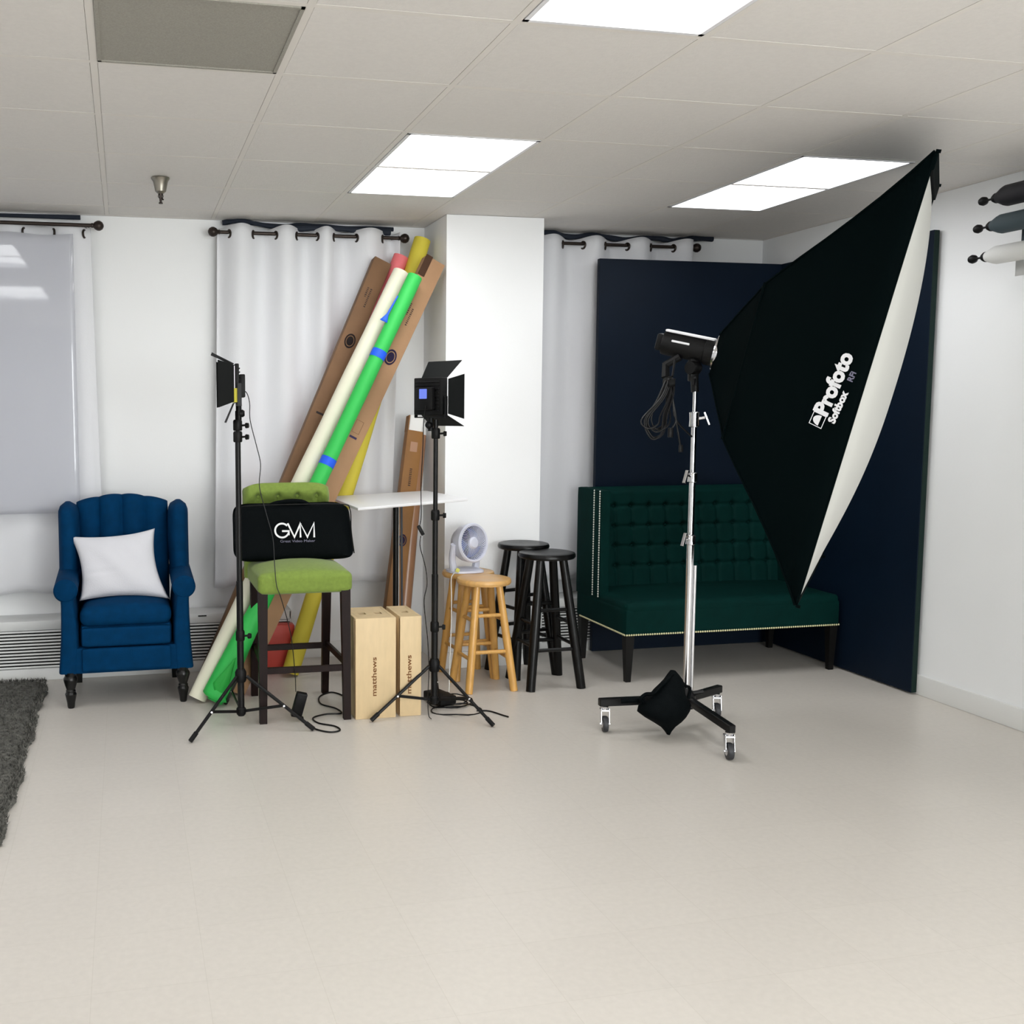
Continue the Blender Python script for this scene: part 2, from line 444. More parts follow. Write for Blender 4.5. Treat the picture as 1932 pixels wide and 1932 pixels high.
def curtain(name, label, cr, ph, x0t, x1t, x0b, x1b, zt, zb, y, rod_x, finials, amp=.045, seed=1):
    """cr: x where the cloth crosses the rod"""
    rnd = random.Random(seed); k = [rnd.uniform(0, 6) for _ in range(5)]
    t = thing(name, label, 'curtain', ((x0t+x1t)/2, y, zb))
    b = BM()
    def f(u, v):
        xt = x0t+(x1t-x0t)*u; xb = x0b+(x1b-x0b)*u
        s = v**1.15; x = xt*(1-s)+xb*s
        a = amp*math.sin(PI*(interp(cr, xt)+ph))
        soft = (.35+.12*math.sin(k[0]+9*u))
        yy = y+a*(1-s*(1-soft))+.012*s*math.sin(17*u+k[1])+.008*s*math.sin(31*u+k[2]+2*v)
        z = zt+.012*math.sin(PI*(interp(cr, xt)+ph)+PI)-(zt-zb)*v+.01*math.sin(8*u+k[3])*s
        return V((x, yy, z))
    surf(b, f, 220, 40)
    o = obj('cloth', b, M['curtain'], t, sharp=180)
    md = o.modifiers.new('s', 'SOLIDIFY'); md.thickness = .003
    for q, x in enumerate(cr):
        if x <= x0t+.01 or x >= x1t-.005: continue
        # the eyelet stands in the plane of the cloth where it passes the rod
        d = -1 if (q+ph) % 2 else 1
        b = BM(); n = V((.95, -.32*d, 0)).normalized()
        R = n.to_track_quat('Z', 'Y').to_matrix()
        ring = []
        for a_ in range(20):
            ring.append(V((x, y, zt-.045))+R @ V((.021*math.cos(2*PI*a_/20), .021*math.sin(2*PI*a_/20), 0)))
        tube(b, ring, .0065, 8, closed=True)
        obj('eyelet', b, M['bronze'], t)
    return t

def rod(x0, x1, z, y, label, ends):
    t = thing('curtain_rod', label, 'curtain rod', ((x0+x1)/2, y, z), 'dark curtain rods')
    b = BM(); tube(b, [(x0, y, z), (x1, y, z)], .0105, 14); obj('pole', b, M['bronze'], t)
    for x, s in ends:
        b = BM(); lathe(b, [(.011, 0), (.014, .004), (.012, .012), (.022, .022), (.0285, .036), (.0285, .048), (.021, .062), (.006, .07)], (x, y, z), (s, 0, 0), 20)
        obj('finial', b, M['bronze'], t)
        b = BM(); tube(b, [(x-s*.03, y, z), (x-s*.03, y+.06, z-.002), (x-s*.03, WY-.004, z)], .006, 8)
        lathe(b, [(.02, 0), (.02, .006)], (x-s*.03, WY-.008, z), (0, 1, 0), 14)
        obj('bracket', b, M['bronze'], t)
    return t
ZR = 2.588
cr1 = [.50, .622, .765, .897, 1.024, 1.145, 1.248, 1.384, 1.548, 1.66]
curtain('grommet_curtain', 'white eyelet curtain hanging behind the leaning paper rolls', cr1, 0, .555, 1.66, .51, 1.60, ZR+.035, .50, 6.2, None, None, seed=3)
rod(.57, 1.645, ZR-.002, 6.2, 'dark curtain rod above the paper rolls, round finials at both ends', [(.57, -1), (1.645, 1)])
cr2 = [2.43, 2.56, 2.714, 2.85, 3.002, 3.152, 3.317, 3.474, 3.64]
curtain('grommet_curtain', 'white eyelet curtain right of the column, partly behind the black panel', cr2, 0, 2.46, 3.60, 2.47, 3.55, ZR+.04, .46, 6.2, None, None, seed=8)
rod(2.50, 3.60, ZR+.003, 6.2, 'dark curtain rod between the column and the black panel', [(3.60, 1)])
cr3 = [-1.75, -1.6, -1.45, -1.3, -1.15, -1.0, -.84, -.69, -.53, -.37, -.20, -.10]
curtain('grommet_curtain', 'white eyelet curtain behind the clear vinyl sheet at far left', cr3, 0, -1.7, -.165, -1.7, -.13, ZR+.012, .50, 6.235, None, None, amp=.022, seed=5)
rod(-2.2, -.16, ZR+.006, 6.18, 'dark curtain rod above the clear vinyl sheet at far left', [(-.16, 1)])

b = BM(); wav = lambda u, v: V((-1.9+1.64*u, 6.155, (2.535+.006*math.sin(26*u))*(1-v)+.963*v))
surf(b, wav, 60, 30)
o = obj('vinyl_sheet', b, M['vinyl'], sharp=180); md = o.modifiers.new('s', 'SOLIDIFY'); md.thickness = .003
tag(o, 'glossy clear grey vinyl sheet hanging in front of the far left curtain', 'plastic sheet')

def cloth_roll(pts, r, label):
    b = BM(); P = smooth_path(pts, 8); tube(b, P, [r*(1+.12*math.sin(i*.9)) for i in range(len(P))], 10)
    return tag(obj('blackout_cloth', b, M['navycloth']), label, 'rolled cloth', 'dark cloth tucked above the curtains')
cloth_roll([(.59, 6.27, 2.652), (.70, 6.26, 2.662), (.90, 6.26, 2.640), (1.08, 6.26, 2.652), (1.30, 6.26, 2.645), (1.63, 6.26, 2.648)], .0145, 'dark navy cloth rolled along the ceiling above the middle curtain, wavy upper roll')
cloth_roll([(.98, 6.22, 2.622), (1.2, 6.215, 2.634), (1.4, 6.215, 2.628), (1.60, 6.215, 2.622)], .0185, 'dark navy cloth roll directly over the middle curtain, lower straight roll')
cloth_roll([(2.46, 6.25, 2.655), (2.65, 6.25, 2.662), (2.78, 6.25, 2.640), (2.95, 6.25, 2.655), (3.14, 6.25, 2.636), (3.36, 6.25, 2.652), (3.50, 6.25, 2.640), (3.62, 6.26, 2.658), (3.8, 6.28, 2.665)], .0165, 'dark cloth rolled along the ceiling right of the column')
cloth_roll([(-2.2, 6.25, 2.645), (-1.2, 6.25, 2.643), (-.22, 6.25, 2.648)], .012, 'dark cloth rolled along the ceiling above the far left rod')

# ------------------------------------------------------------------ blue armchair
AX, AY = -.015, 5.46
t = thing('wingback_armchair', 'navy blue wingback armchair with channel-tufted back and black turned legs', 'armchair', (AX, AY, 0))
b = BM(); puff(b, (AX, AY+.29, .375), (.47, .55, .13), .03, n=10); puff(b, (AX, AY+.29, .25), (.60, .56, .14), .012, n=8)
obj('base', b, M['navy'], t)
b = BM(); puff(b, (AX, AY+.012, .375), (.455, .045, .10), .014, n=8); obj('front_band', b, M['navy'], t)
b = BM(); puff(b, (AX, AY+.012, .255), (.455, .05, .125), .014, n=8); obj('footrest_panel', b, M['navy'], t)
b = BM(); puff(b, (AX, AY+.26, .478), (.47, .54, .105), .045, crown=.035, n=16); obj('seat_cushion', b, M['navy'], t)
# arms: shaped front, rolled top
for s in (-1, 1):
    b = BM()
    prof = []
    hz = [(.185, .052), (.30, .050), (.42, .046), (.50, .041), (.56, .036), (.60, .040)]
    for k, (z, hw) in enumerate(hz): pass
    def armf(z):
        for (z0, w0), (z1, w1) in zip(hz, hz[1:]):
            if z0 <= z <= z1: return w0+(w1-w0)*(z-z0)/(z1-z0)
        return hz[-1][1]
    loftsec = []
    for k in range(15):
        z = .185+k*(.60-.185)/14; hw = armf(z)
        cxo = .298+.010*math.sin(PI*(z-.185)/.415)*-1
        loftsec.append(((AX+s*cxo, AY+.29, z), hw, .285))
    loft(b, loftsec, 36, 7)
    obj('arm_panel', b, M['navy'], t)
    b = BM()
    lathe(b, [(.030, 0), (.052, .004), (.061, .014), (.061, .50), (.05, .54)], (AX+s*.302, AY-.006, .622), (0, 1, .06), 28)
    obj('arm_roll', b, M['navy'], t)
    # wing
    b = BM()
    def wing(u, v, s=s, side=1):
        z = .655+.40*v
        yf = AY+.30+.03*math.cos(PI*v)-.02; top = 1-max(0, (v-.86)/.14)**2*.5
        a = PI*(u)
        return None
    sec = []
    for k in range(17):
        v = k/16; z = .655+.395*v
        sh = 1 if v < .84 else math.sqrt(max(.02, 1-((v-.84)/.165)**2))
        yf = AY+.27+.03*(v-.5)
        ln = .17*(.8+.2*sh)
        sec.append(((AX+s*(.300-.004*math.sin(PI*v)), yf+ln, z), .053*sh*(1+.06*math.sin(PI*v)), ln*sh))
    loft(b, sec, 32, 2.6)
    obj('wing', b, M['navy'], t)
# channel back
b = BM(); seams = [-.26, -.135, -.010, .115, .245]
def chan(x):
    for p, q in zip(seams, seams[1:]):
        if p <= x <= q:
            m = (x-p)/(q-p); return math.sin(PI*m)**.55
    return 0
def bf(u, v):
    x = -.26+.505*u; c = chan(x)
    top = 1.03+.045*math.cos((x+.01)/.27*PI/2)+.010*c
    z = .42+(top-.42)*v
    return V((AX+x*(1.0), AY+.455+.06*v-.035*c-.0*v+ (.03*max(0, (v-.94)/.06)**2), z))
def bg(u, v):
    p = bf(u, v); return V((p.x, AY+.56+.05*v, p.z-.012*(v > .98)))
slab(b, bf, bg, 80, 24); obj('backrest', b, M['navy'], t, sharp=60)
legp = [(.016, 0), (.019, .008), (.021, .03), (.026, .055), (.030, .075), (.024, .088), (.026, .092), (.022, .100), (.030, .125), (.036, .148), (.036, .160), (.028, .172), (.030, .19)]
for sx in (-1, 1):
    b = BM(); lathe(b, legp, (AX+sx*.29, AY+.03, 0), seg=20); obj('leg', b, M['blackwood'], t)
    b = BM(); taper(b, (AX+sx*.27, AY+.56, 0), (AX+sx*.27, AY+.54, .19), .032, .045); obj('leg', b, M['blackwood'], t)

# pillow
P00, P10, P11, P01 = V((-.255, 5.60, .545)), V((.215, 5.60, .538)), V((.150, 5.76, .905)), V((-.300, 5.76, .872))
nrm = (P10-P00).cross(P01-P00).normalized()
b = BM()
def pil(sgn):
    def f(u, v):
        a, c = 2*u-1, 2*v-1
        # edges bow inward between the pointed corners
        uu = .5+.5*a*(1-.15*(1-c*c)**1.0); vv = .5+.5*c*(1-.13*(1-a*a)**1.0)
        p = P00*(1-uu)*(1-vv)+P10*uu*(1-vv)+P11*uu*vv+P01*(1-uu)*vv
        th = .075*((1-a*a)*(1-c*c))**.42
        wr = .006*math.sin(14*u+9*v)*(1-a*a)*(1-c*c)+.012*math.exp(-((v-.36)/.035)**2)*max(0, .5-u)*2*(1-a*a)
        return p+nrm*(sgn*th-(wr if sgn > 0 else 0))
    return f
surf(b, pil(1), 40, 40); surf(b, pil(-1), 40, 40); bmesh.ops.remove_doubles(b, verts=b.verts[:], dist=.0005)
tag(obj('throw_pillow', b, M['pillow'], sharp=180), 'plain white square throw pillow leaning in the navy armchair', 'pillow')

# ------------------------------------------------------------------ rug
b = BM()
rx0, rx1, ry0, ry1 = -2.6, -.46, 3.74, 6.04
def edgex(y): return rx1+.008*math.sin(y*9)+.006*math.sin(y*23)
def rugf(u, v):
    y = ry0+(ry1-ry0)*v; x = rx0+(edgex(y)-rx0)*u
    d = min(u*2.1, (1-u)*2.1, v*2.3, (1-v)*2.3)
    if u > .97 and v > .97: y -= .02; x -= .02
    return V((x+random.uniform(-.003, .003), y+random.uniform(-.003, .003), min(.030, .004+d*.5)+random.uniform(-.006, .006)))
surf(b, rugf, 170, 190)
for _ in range(26000):
    y = random.uniform(ry0, ry1); x = random.uniform(-1.15, edgex(y)+.004)
    if x > -.52 and y > 5.98 and (x+.52)+(y-5.98) > .09: continue
    a = random.uniform(0, 2*PI); w = .0035; l = random.uniform(.008, .02)
    d = V((math.cos(a), math.sin(a), 0)); p = V((x, y, .022))
    n = V((-d.y, d.x, 0))*w
    v0, v1, v2 = b.verts.new(p-n), b.verts.new(p+n), b.verts.new(p+d*l+V((0, 0, random.uniform(.006, .022))))
    b.faces.new((v0, v1, v2))
tag(obj('shag_rug', b, M['rug'], sharp=180), 'dark charcoal shag rug lying on the floor at left edge', 'rug')

# ------------------------------------------------------------------ light stands and LED lamps
def stand(cx, cy, top, feet, label, hub=.25, knob=1.02):
    t = thing('light_stand', label, 'light stand', (cx, cy, 0), 'black tripod light stands')
    b = BM(); tube(b, [(cx, cy, .05), (cx, cy, .72)], .0165, 16); tube(b, [(cx, cy, .7), (cx, cy, knob+.02)], .0135, 14); tube(b, [(cx, cy, knob), (cx, cy, top)], .0115, 14)
    obj('pole', b, M['black'], t)
    for z, s in ((.45, 1), (knob, -1), (top-.07, 1)):
        b = BM(); lathe(b, [(.019, -.025), (.022, -.02), (.022, .02), (.018, .028)], (cx, cy, z), seg=16)
        obj('collar', b, M['blackplastic'], t)
        b = BM(); tube(b, [(cx+.015, cy-.006, z), (cx+.042, cy-.016, z+.002)], .005, 8); lathe(b, [(.012, 0), (.014, .004), (.012, .016)], (cx+.036, cy-.013, z), (.93, -.36, 0), 10)
        obj('knob', b, M['blackplastic'], t)
    b = BM(); lathe(b, [(.024, -.03), (.028, -.02), (.028, .02), (.020, .035)], (cx, cy, hub), seg=16)
    obj('hub', b, M['blackplastic'], t)
    b = BM(); lathe(b, [(.022, -.018), (.024, -.01), (.024, .01), (.018, .018)], (cx, cy, .075), seg=16); obj('lower_hub', b, M['blackplastic'], t)
    for fx, fy in feet:
        d = V((fx-cx, fy-cy, 0)); u = d.normalized()
        p = V((cx, cy, hub))+u*.03; q = V((fx, fy, .012))
        b = BM(); tube(b, [p, q], .0085, 10); lg = obj('leg', b, M['black'], t)
        b = BM(); tube(b, [q+(p-q).normalized()*.045, q-(p-q).normalized()*.004], .0115, 10); obj('foot_cap', b, M['blackplastic'], lg)
        m = p.lerp(q, .56); b = BM(); beam(b, V((cx, cy, .075))+u*.02, m, .006, .014); obj('brace', b, M['black'], t)
        b = BM(); tube(b, [m-V((0, .012, 0)), m-V((0, -.004, 0))], .0055, 8); obj('rivet', b, M['chrome'], t)
    return t
stand(.530, 4.99, 1.545, [(.27, 4.77), (.86, 4.82), (.49, 5.37)], 'black tripod stand at left, in front of the green counter stool', knob=1.42)
stand(1.518, 4.98, 1.50, [(1.17, 4.90), (1.73, 4.69), (1.63, 5.28)], 'black tripod stand between the plywood boxes and the wooden stools')

def leaf(bm, p, q, ext, n2, th=.0025, flare=.15):
    """barn door flap hinged on edge p-q going out by ext, wider at the outer edge"""
    p, q, ext = V(p), V(q), V(ext); d = (q-p); a = p+ext-d*flare; c = q+ext+d*flare
    nn = d.cross(ext).normalized()*th
    top = [bm.verts.new(x+nn) for x in (p, q, c, a)]; bot = [bm.verts.new(x-nn) for x in (p, q, c, a)]
    bm.faces.new(top); bm.faces.new(bot[::-1])
    for k in range(4): bm.faces.new((top[k], bot[k], bot[(k+1) % 4], top[(k+1) % 4]))

def led(cx, cy, cz, face, label, leafs, yoke=True, half=.095, hh=.092, thin=.045):
    """face: unit direction the lamp shines"""
    f = V(face).normalized(); s = V((-f.y, f.x, 0)).normalized(); u = f.cross(s) * -1
    u = V((0, 0, 1)); c = V((cx, cy, cz))
    R = Matrix((s, f, u)).transposed()
    t = thing('led_panel_light', label, 'studio lamp', c, 'square LED lamps with barn doors')
    b = BM(); rbox(b, c+f*(.0105-thin/2), (2*half, thin, 2*hh), .005, 2, R)
    for k in range(9): rbox(b, c+f*(.0085-thin)+u*(-.07+k*.0175), (2*half-.03, .008, .006), .002, 1, R)
    obj('housing', b, M['blackplastic'], t)
    b = BM(); rbox(b, c+f*.014, (2*half-.02, .010, 2*hh-.02), .002, 1, R); obj('led_face', b, M['led'], t)
    b = BM(); rbox(b, c+f*(-.005-thin)-u*.012, (.11, .03, .11), .006, 2, R); obj('power_pack', b, M['blackplastic'], t)
    for which, ang, ln in leafs:
        b = BM(); e = {'l': -s, 'r': s, 't': u, 'b': -u}[which]
        along = u if which in 'lr' else s
        hl = (hh if which in 'lr' else half)*.93; off = (half if which in 'lr' else hh)
        base = c+f*.014+e*off
        ext = (f*math.cos(math.radians(ang))+e*math.sin(math.radians(ang)))*ln
        leaf(b, base-along*hl, base+along*hl, ext, None, .0009)
        obj('barn_door', b, M['matteblack'], t)
    # yoke and swivel
    b = BM()
    for q in (-1, 1): beam(b, c+s*q*(half+.008)-f*.01, c+s*q*(half+.008)-f*.01-u*(hh+.012), .006, .02, up=f)
    beam(b, c-s*(half+.01)-f*.01-u*(hh+.012), c+s*(half+.01)-f*.01-u*(hh+.012), .02, .006)
    obj('yoke', b, M['black'], t)
    b = BM(); tube(b, [c-f*.01-u*(hh+.012), c-f*.01-u*(hh+.08)], .014, 12)
    lathe(b, [(.012, 0), (.018, .004), (.018, .02), (.012, .028)], c-f*.01-u*(hh+.05)+s*.0, -f, 12); obj('swivel', b, M['blackplastic'], t)
    return t, R, f, s, u
L1, R1, f1, s1, u1 = led(.526, 4.99, 1.674, (-.998, .06, -.03), 'lit LED panel lamp seen edge-on with yellow strip, on the left black stand',
    [('l', 8, .078), ('r', 14, .078), ('t', 27, .115), ('b', 66, .10)], thin=.020)
b = BM(); box(b, V((.526, 4.99, 1.618))+f1*.0, (.196, .030, .066), R1); obj('colour_gel', b, M['gel'], L1, 'yellow gel strip')
L2, R2, f2, s2, u2 = led(1.500, 4.985, 1.615, (.87, .49, 0), 'LED panel lamp seen from behind with small blue screen, on the right black stand',
    [('l', 10, .10), ('r', 12, .10), ('t', 48, .115), ('b', 30, .11)])
c2 = V((1.500, 4.985, 1.615)); sd = V((-.06, -.12, 0))
b = BM(); rbox(b, c2-f2*.066+u2*.012, (.052, .005, .048), .002, 1, R2); obj('display', b, M['screen'], L2, 'small blue backlit screen')

# mains cords
t = thing('power_adapter', 'black power brick hanging low on its cord beside the green counter stool', 'power adapter', (.83, 4.99, 0))
b = BM(); R = Matrix.Rotation(math.radians(14), 3, 'Y') @ Matrix.Rotation(math.radians(8), 3, 'X')
rbox(b, (.818, 4.985, .088), (.055, .034, .13), .006, 2, R); obj('brick', b, M['blackplastic'], t)
b = BM(); P = smooth_path([(.556, 4.985, 1.645), (.575, 4.975, 1.628), (.586, 4.965, 1.58), (.587, 4.96, 1.50), (.615, 4.955, 1.38), (.634, 4.955, 1.29), (.628, 4.955, 1.18), (.66, 4.96, 1.05), (.690, 4.955, .93), (.697, 4.95, .80), (.705, 4.945, .70), (.728, 4.945, .63), (.775, 4.96, .45), (.798, 4.98, .25), (.802, 4.985, .155)], 6)
tube(b, P, .0022, 6); obj('cord', b, M['black'], t)
b = BM(); P = smooth_path([(.835, 4.985, .025), (.84, 4.95, .008), (.87, 4.84, .006), (.93, 4.775, .005), (.985, 4.79, .005), (.975, 4.86, .005), (.905, 4.93, .005), (.895, 5.02, .005), (.97, 5.07, .005), (1.05, 5.07, .005), (1.04, 5.16, .005), (.98, 5.26, .005), (1.00, 5.40, .005), (1.08, 5.47, .005), (1.13, 5.36, .005), (1.1, 5.2, .005)], 8)
tube(b, P, .0042, 8); obj('floor_cord', b, M['black'], t)

t = L2
b = BM(); P = smooth_path([(1.452, 4.93, 1.57), (1.44, 4.925, 1.5), (1.436, 4.93, 1.35), (1.428, 4.93, 1.18), (1.430, 4.93, 1.03), (1.424, 4.93, .98)], 6); tube(b, P, .0022, 6)
P = smooth_path([(1.428, 4.93, .925), (1.425, 4.93, .87), (1.452, 4.93, .77), (1.462, 4.93, .68), (1.447, 4.93, .60), (1.452, 4.92, .5), (1.462, 4.915, .40), (1.468, 4.91, .25), (1.462, 4.905, .1), (1.462, 4.89, .02), (1.47, 4.87, .005)], 6); tube(b, P, .0022, 6)
obj('cord', b, M['black'], t)
b = BM(); rbox(b, (1.428, 4.93, .952), (.018, .014, .055), .004, 2, Matrix.Rotation(math.radians(-28), 3, 'Y')); obj('inline_switch', b, M['blackplastic'], t)
b = BM()
for cxx, cyy, rx_, ry_, z, ph in ((1.66, 5.14, .12, .10, .006, 0), (1.63, 5.10, .10, .085, .014, 1), (1.68, 5.18, .09, .09, .010, 2), (1.62, 5.2, .07, .08, .022, .4), (1.65, 5.0, .13, .10, .005, .7)):
    P = [(cxx+rx_*math.cos(a*PI/12+ph)*(1+.1*math.sin(a*.8)), cyy+ry_*math.sin(a*PI/12+ph), z+.004*math.sin(a)) for a in range(24)]
    tube(b, P, .0036, 6, closed=True)
P = smooth_path([(1.74, 4.96, .005), (1.80, 4.94, .005), (1.84, 4.86, .005), (1.86, 4.82, .005)], 6); tube(b, P, .004, 6)
obj('coil', b, M['black'], t)
b = BM(); rbox(b, (1.60, 5.15, .034), (.10, .17, .045), .008, 2, Matrix.Rotation(.3, 3, 'Z'))
tag(obj('power_supply', b, M['blackplastic']), 'black power supply brick on the floor inside the right stand legs', 'power adapter')

# ------------------------------------------------------------------ green counter stool + bag
t = thing('counter_stool', 'moss green upholstered counter stool with button-tufted back and mahogany legs', 'bar stool', (.86, 5.22, 0))
b = BM(); puff(b, (.856, 5.215, .697), (.475, .48, .105), .03, crown=.035, n=16); obj('seat', b, M['lime'], t)
b = BM(); btn = [.683, .790, .892, .998]
def sb(u, v):
    x = .608+.46*u; z = .66+(.505-.03*abs(2*u-1)**6)*v
    y = 5.435+.045*v-.03*math.sin(PI*min(1, v*1.05))
    if v > .80: y -= .045*math.sin(PI*(v-.80)/.24)
    d = 0
    for bx in btn:
        d += .030*math.exp(-((x-bx)/.016)**2-((z-1.093)/.016)**2)+.010*math.exp(-((x-bx)/.012)**2)*math.exp(-((z-1.05)/.05)**2)
        for zz in (1.0, .9): d += .022*math.exp(-((x-bx-.05)/.016)**2-((z-zz)/.016)**2)
    ed = min(u, 1-u); y += .03*max(0, 1-ed/.06)**2
    return V((x, y+d, z))
def sg(u, v):
    x = .608+.46*u; z = .66+(.50-.03*abs(2*u-1)**6)*v; return V((x, 5.49+.045*v, z-.012*(v > .97)))
slab(b, sb, sg, 90, 70); obj('backrest', b, M['lime'], t, sharp=70)
for bx in btn:
    b = BM(); lathe(b, [(.009, 0), (.010, .002), (.005, .006)], (bx, 5.461, 1.093), (0, -1, 0), 12); obj('button', b, M['lime'], t)
for (x, y, xt, yt) in ((.640, 5.0, .645, 5.015), (1.062, 4.985, 1.058, 5.005), (1.045, 5.49, 1.045, 5.42), (.66, 5.52, .655, 5.42)):
    b = BM(); taper(b, (x, y, 0), (xt, yt, .66), .036, .046); obj('leg', b, M['mahogany'], t)
for p, q in (((.64, 5.01, .262), (1.06, 4.995, .262)), ((.66, 5.46, .275), (1.045, 5.455, .275)), ((.645, 5.01, .285), (.658, 5.46, .285)), ((1.06, 5.0, .285), (1.047, 5.45, .285))):
    b = BM(); beam(b, p, q, .02, .032); obj('stretcher', b, M['mahogany'], t)

t = thing('lamp_carry_bag', 'black padded carry bag with white GVM logo standing on the green counter stool', 'bag', (.85, 5.33, .745))
b = BM()
def bagf(sgn):
    def f(u, v):
        a, c = 2*u-1, 2*v-1
        xl, xr = (.535+.0*v), (1.172-.03*v)
        # rounded corners
        e = 7; m = (abs(a)**e+abs(c)**e)**(1/e); k = max(abs(a), abs(c)); k = k/m if m > 0 else 1
        a2, c2_ = a*k, c*k
        x = (xl+xr)/2+a2*(xr-xl)/2; z = .917+c2_*.150
        if a2 > .8: z += 0; x += .006*math.sin(PI*v)
        th = .052*(1-max(abs(a2), abs(c2_))**10)**.5
        y = 5.330+.05*c2_*.3
        w_ = .003*math.sin(9*u+4*v)
        return V((x, y+sgn*th-(w_ if sgn < 0 else 0), z))
    return f
surf(b, bagf(-1), 50, 36); surf(b, bagf(1), 50, 36); bmesh.ops.remove_doubles(b, verts=b.verts[:], dist=.0006)
obj('body', b, M['bag'], t, sharp=180)
b = BM(); P = smooth_path([(.725, 5.325, 1.055), (.76, 5.312, 1.068), (.83, 5.305, 1.078), (.89, 5.305, 1.075), (.935, 5.32, 1.055)], 6)
tube(b, P, .012, 8); obj('handle', b, M['bag'], t)
b = BM(); tube(b, smooth_path([(.545, 5.277, .80), (.543, 5.28, .92), (.55, 5.285, 1.04), (.60, 5.288, 1.058), (.85, 5.29, 1.062), (1.10, 5.29, 1.058), (1.145, 5.287, 1.03), (1.15, 5.28, .92), (1.165, 5.277, .80)], 6), .003, 6); obj('piping', b, M['blackplastic'], t)
def stroke(bm, P, w, fmap):
    P = [V((x, y, 0)) for x, y in P]; L, Rr = [], []
    for i, p in enumerate(P):
        d0 = (P[i]-P[i-1]).normalized() if i else (P[1]-P[0]).normalized(); d1 = (P[i+1]-P[i]).normalized() if i < len(P)-1 else d0
        m = V((-(d0.y+d1.y), d0.x+d1.x, 0)).normalized(); k = min(1.8, 1/max(.3, m.dot(V((-d0.y, d0.x, 0)))))
        L.append(bm.verts.new(fmap(p+m*w*k))); Rr.append(bm.verts.new(fmap(p-m*w*k)))
    for i in range(len(P)-1): bm.faces.new((L[i], Rr[i], Rr[i+1], L[i+1]))
b = BM(); fm = lambda p: V((.742, 5.2640, .894))+V((1, 0, -.015))*p.x+V((0, .10, 1)).normalized()*p.y
gv = [[(.040+.036*math.cos(math.radians(a)), .037+.036*math.sin(math.radians(a))) for a in range(42, 331, 12)]+[(.0745, .018), (.0745, .034), (.040, .034)],
      [(.070, .074), (.104, .002), (.138, .074)], [(.136, .0), (.136, .074), (.172, .002), (.208, .074), (.208, .0)]]
for P in gv: stroke(b, P, .0047, fm)
obj('logo_lettering', b, M['white'], t, 'white GVM lettering')
lettering('small_lettering', 'Great Video Maker', .0195, (.862, 5.2605, .874), (1, 0, -.01), (0, -1, .1), M['greytext'], t, label='small grey lettering under the logo', stretch=1.2)

# ------------------------------------------------------------------ leaning papers and boxes
def along(p, q, s): return V(p).lerp(V(q), s)
def roll(name, p, q, r, m, label, cat='paper roll', wob=0, inner=.55):
    t = thing(name, label, cat, p, 'rolls of backdrop paper leaning in the corner')
    b = BM(); p, q = V(p), V(q); n = 40
    tube(b, [p.lerp(q, k/n)+V((wob*math.sin(k*.25), 0, 0)) for k in range(n+1)], [r*(1+.02*math.sin(k*.7)) for k in range(n+1)], 24, cap=False)
    # rolled ends: thick paper wall round a hollow
    d = (q-p).normalized()
    for c, s in ((p, 1), (q, -1)):
        a, bb = frame_of(d); R_ = [[b.verts.new(c+d*dz+(a*math.cos(2*PI*k/24)+bb*math.sin(2*PI*k/24))*rr) for k in range(24)] for rr, dz in ((r, 0), (r*inner, s*.002), (r*inner, s*.06), (.001, s*.06))]
        for A, B in zip(R_, R_[1:]):
            for k in range(24): b.faces.new((A[k], A[(k+1) % 24], B[(k+1) % 24], B[k]))
    obj('paper', b, m, t)
    return t
CR0, CR1 = (.345, 5.452, .02), (1.579, 5.88, 2.339)
GR0, GR1 = (.432, 5.375, .02), (1.622, 5.74, 2.299)
cream = roll('paper_roll', CR0, CR1, .0485, M['cream'], 'cream white backdrop paper roll leaning in front of the brown box')
gr = roll('paper_roll', GR0, GR1, .0425, M['green'], 'bright green backdrop paper roll with blue tape bands')
d = (V(GR1)-V(GR0)).normalized()
for z in (1.855, 1.265):
    s = (z-.02)/(2.299-.02); c = along(GR0, GR1, s)
    b = BM(); tube(b, [c-d*.024, c+d*.024], .0442, 28, cap=False); o = obj('tape_band', b, M['tape'], gr, 'blue painter tape band')
# loose strip of tape and loosened lower layer of the green roll
b = BM(); c = along(GR0, GR1, (2.09-.02)/2.279); vw = V((-.24, -.97, .0)).normalized(); sd_ = d.cross(vw).normalized()
if sd_.x > 0: sd_ = -sd_
def stp(u, v):
    w = .007+.016*max(0, u-.72)/.28
    a = 1.15-1.0*0+(v-.5)*w*12
    p = c+d*(.09-.17*u)+sd_*(.040+.012*u)*1.0+vw*.030+sd_*(v-.5)*w*(1+u)
    return p
surf(b, stp, 14, 3); o = obj('tape_strip', b, M['tape'], gr, 'loose strip of blue tape'); o.modifiers.new('s', 'SOLIDIFY').thickness = .0008
b = BM()
def flap(u, v):
    q = .27*u; c = along(GR0, GR1, .004+q); rr = .0445+.024*(1-u)**1.3+.003*math.sin(5*v+4*u)
    a = -1.9+5.4*v; rr += .010*v*(1-u)
    return c+sd_*(-rr*math.sin(a))+vw*rr*math.cos(a)+V((0, 0, .022*(1-u)))
surf(b, flap, 24, 30); o = obj('loose_layer', b, M['green'], gr, 'loosened lower layer of green paper'); o.modifiers.new('s', 'SOLIDIFY').thickness = .0012
b = BM()
T4 = [V(q_) for q_ in ((.437, 5.318, .020), (.498, 5.318, .096), (.544, 5.33, .262), (.420, 5.318, .136))]
def fold(u, v):
    p = (T4[0].lerp(T4[1], u)).lerp(T4[3].lerp(T4[2], u), v); p.y -= .012*math.sin(PI*u)*math.sin(PI*v); return p
surf(b, fold, 8, 8); o = obj('folded_corner', b, M['greend'], gr, 'darker green folded corner'); o.modifiers.new('s', 'SOLIDIFY').thickness = .0012
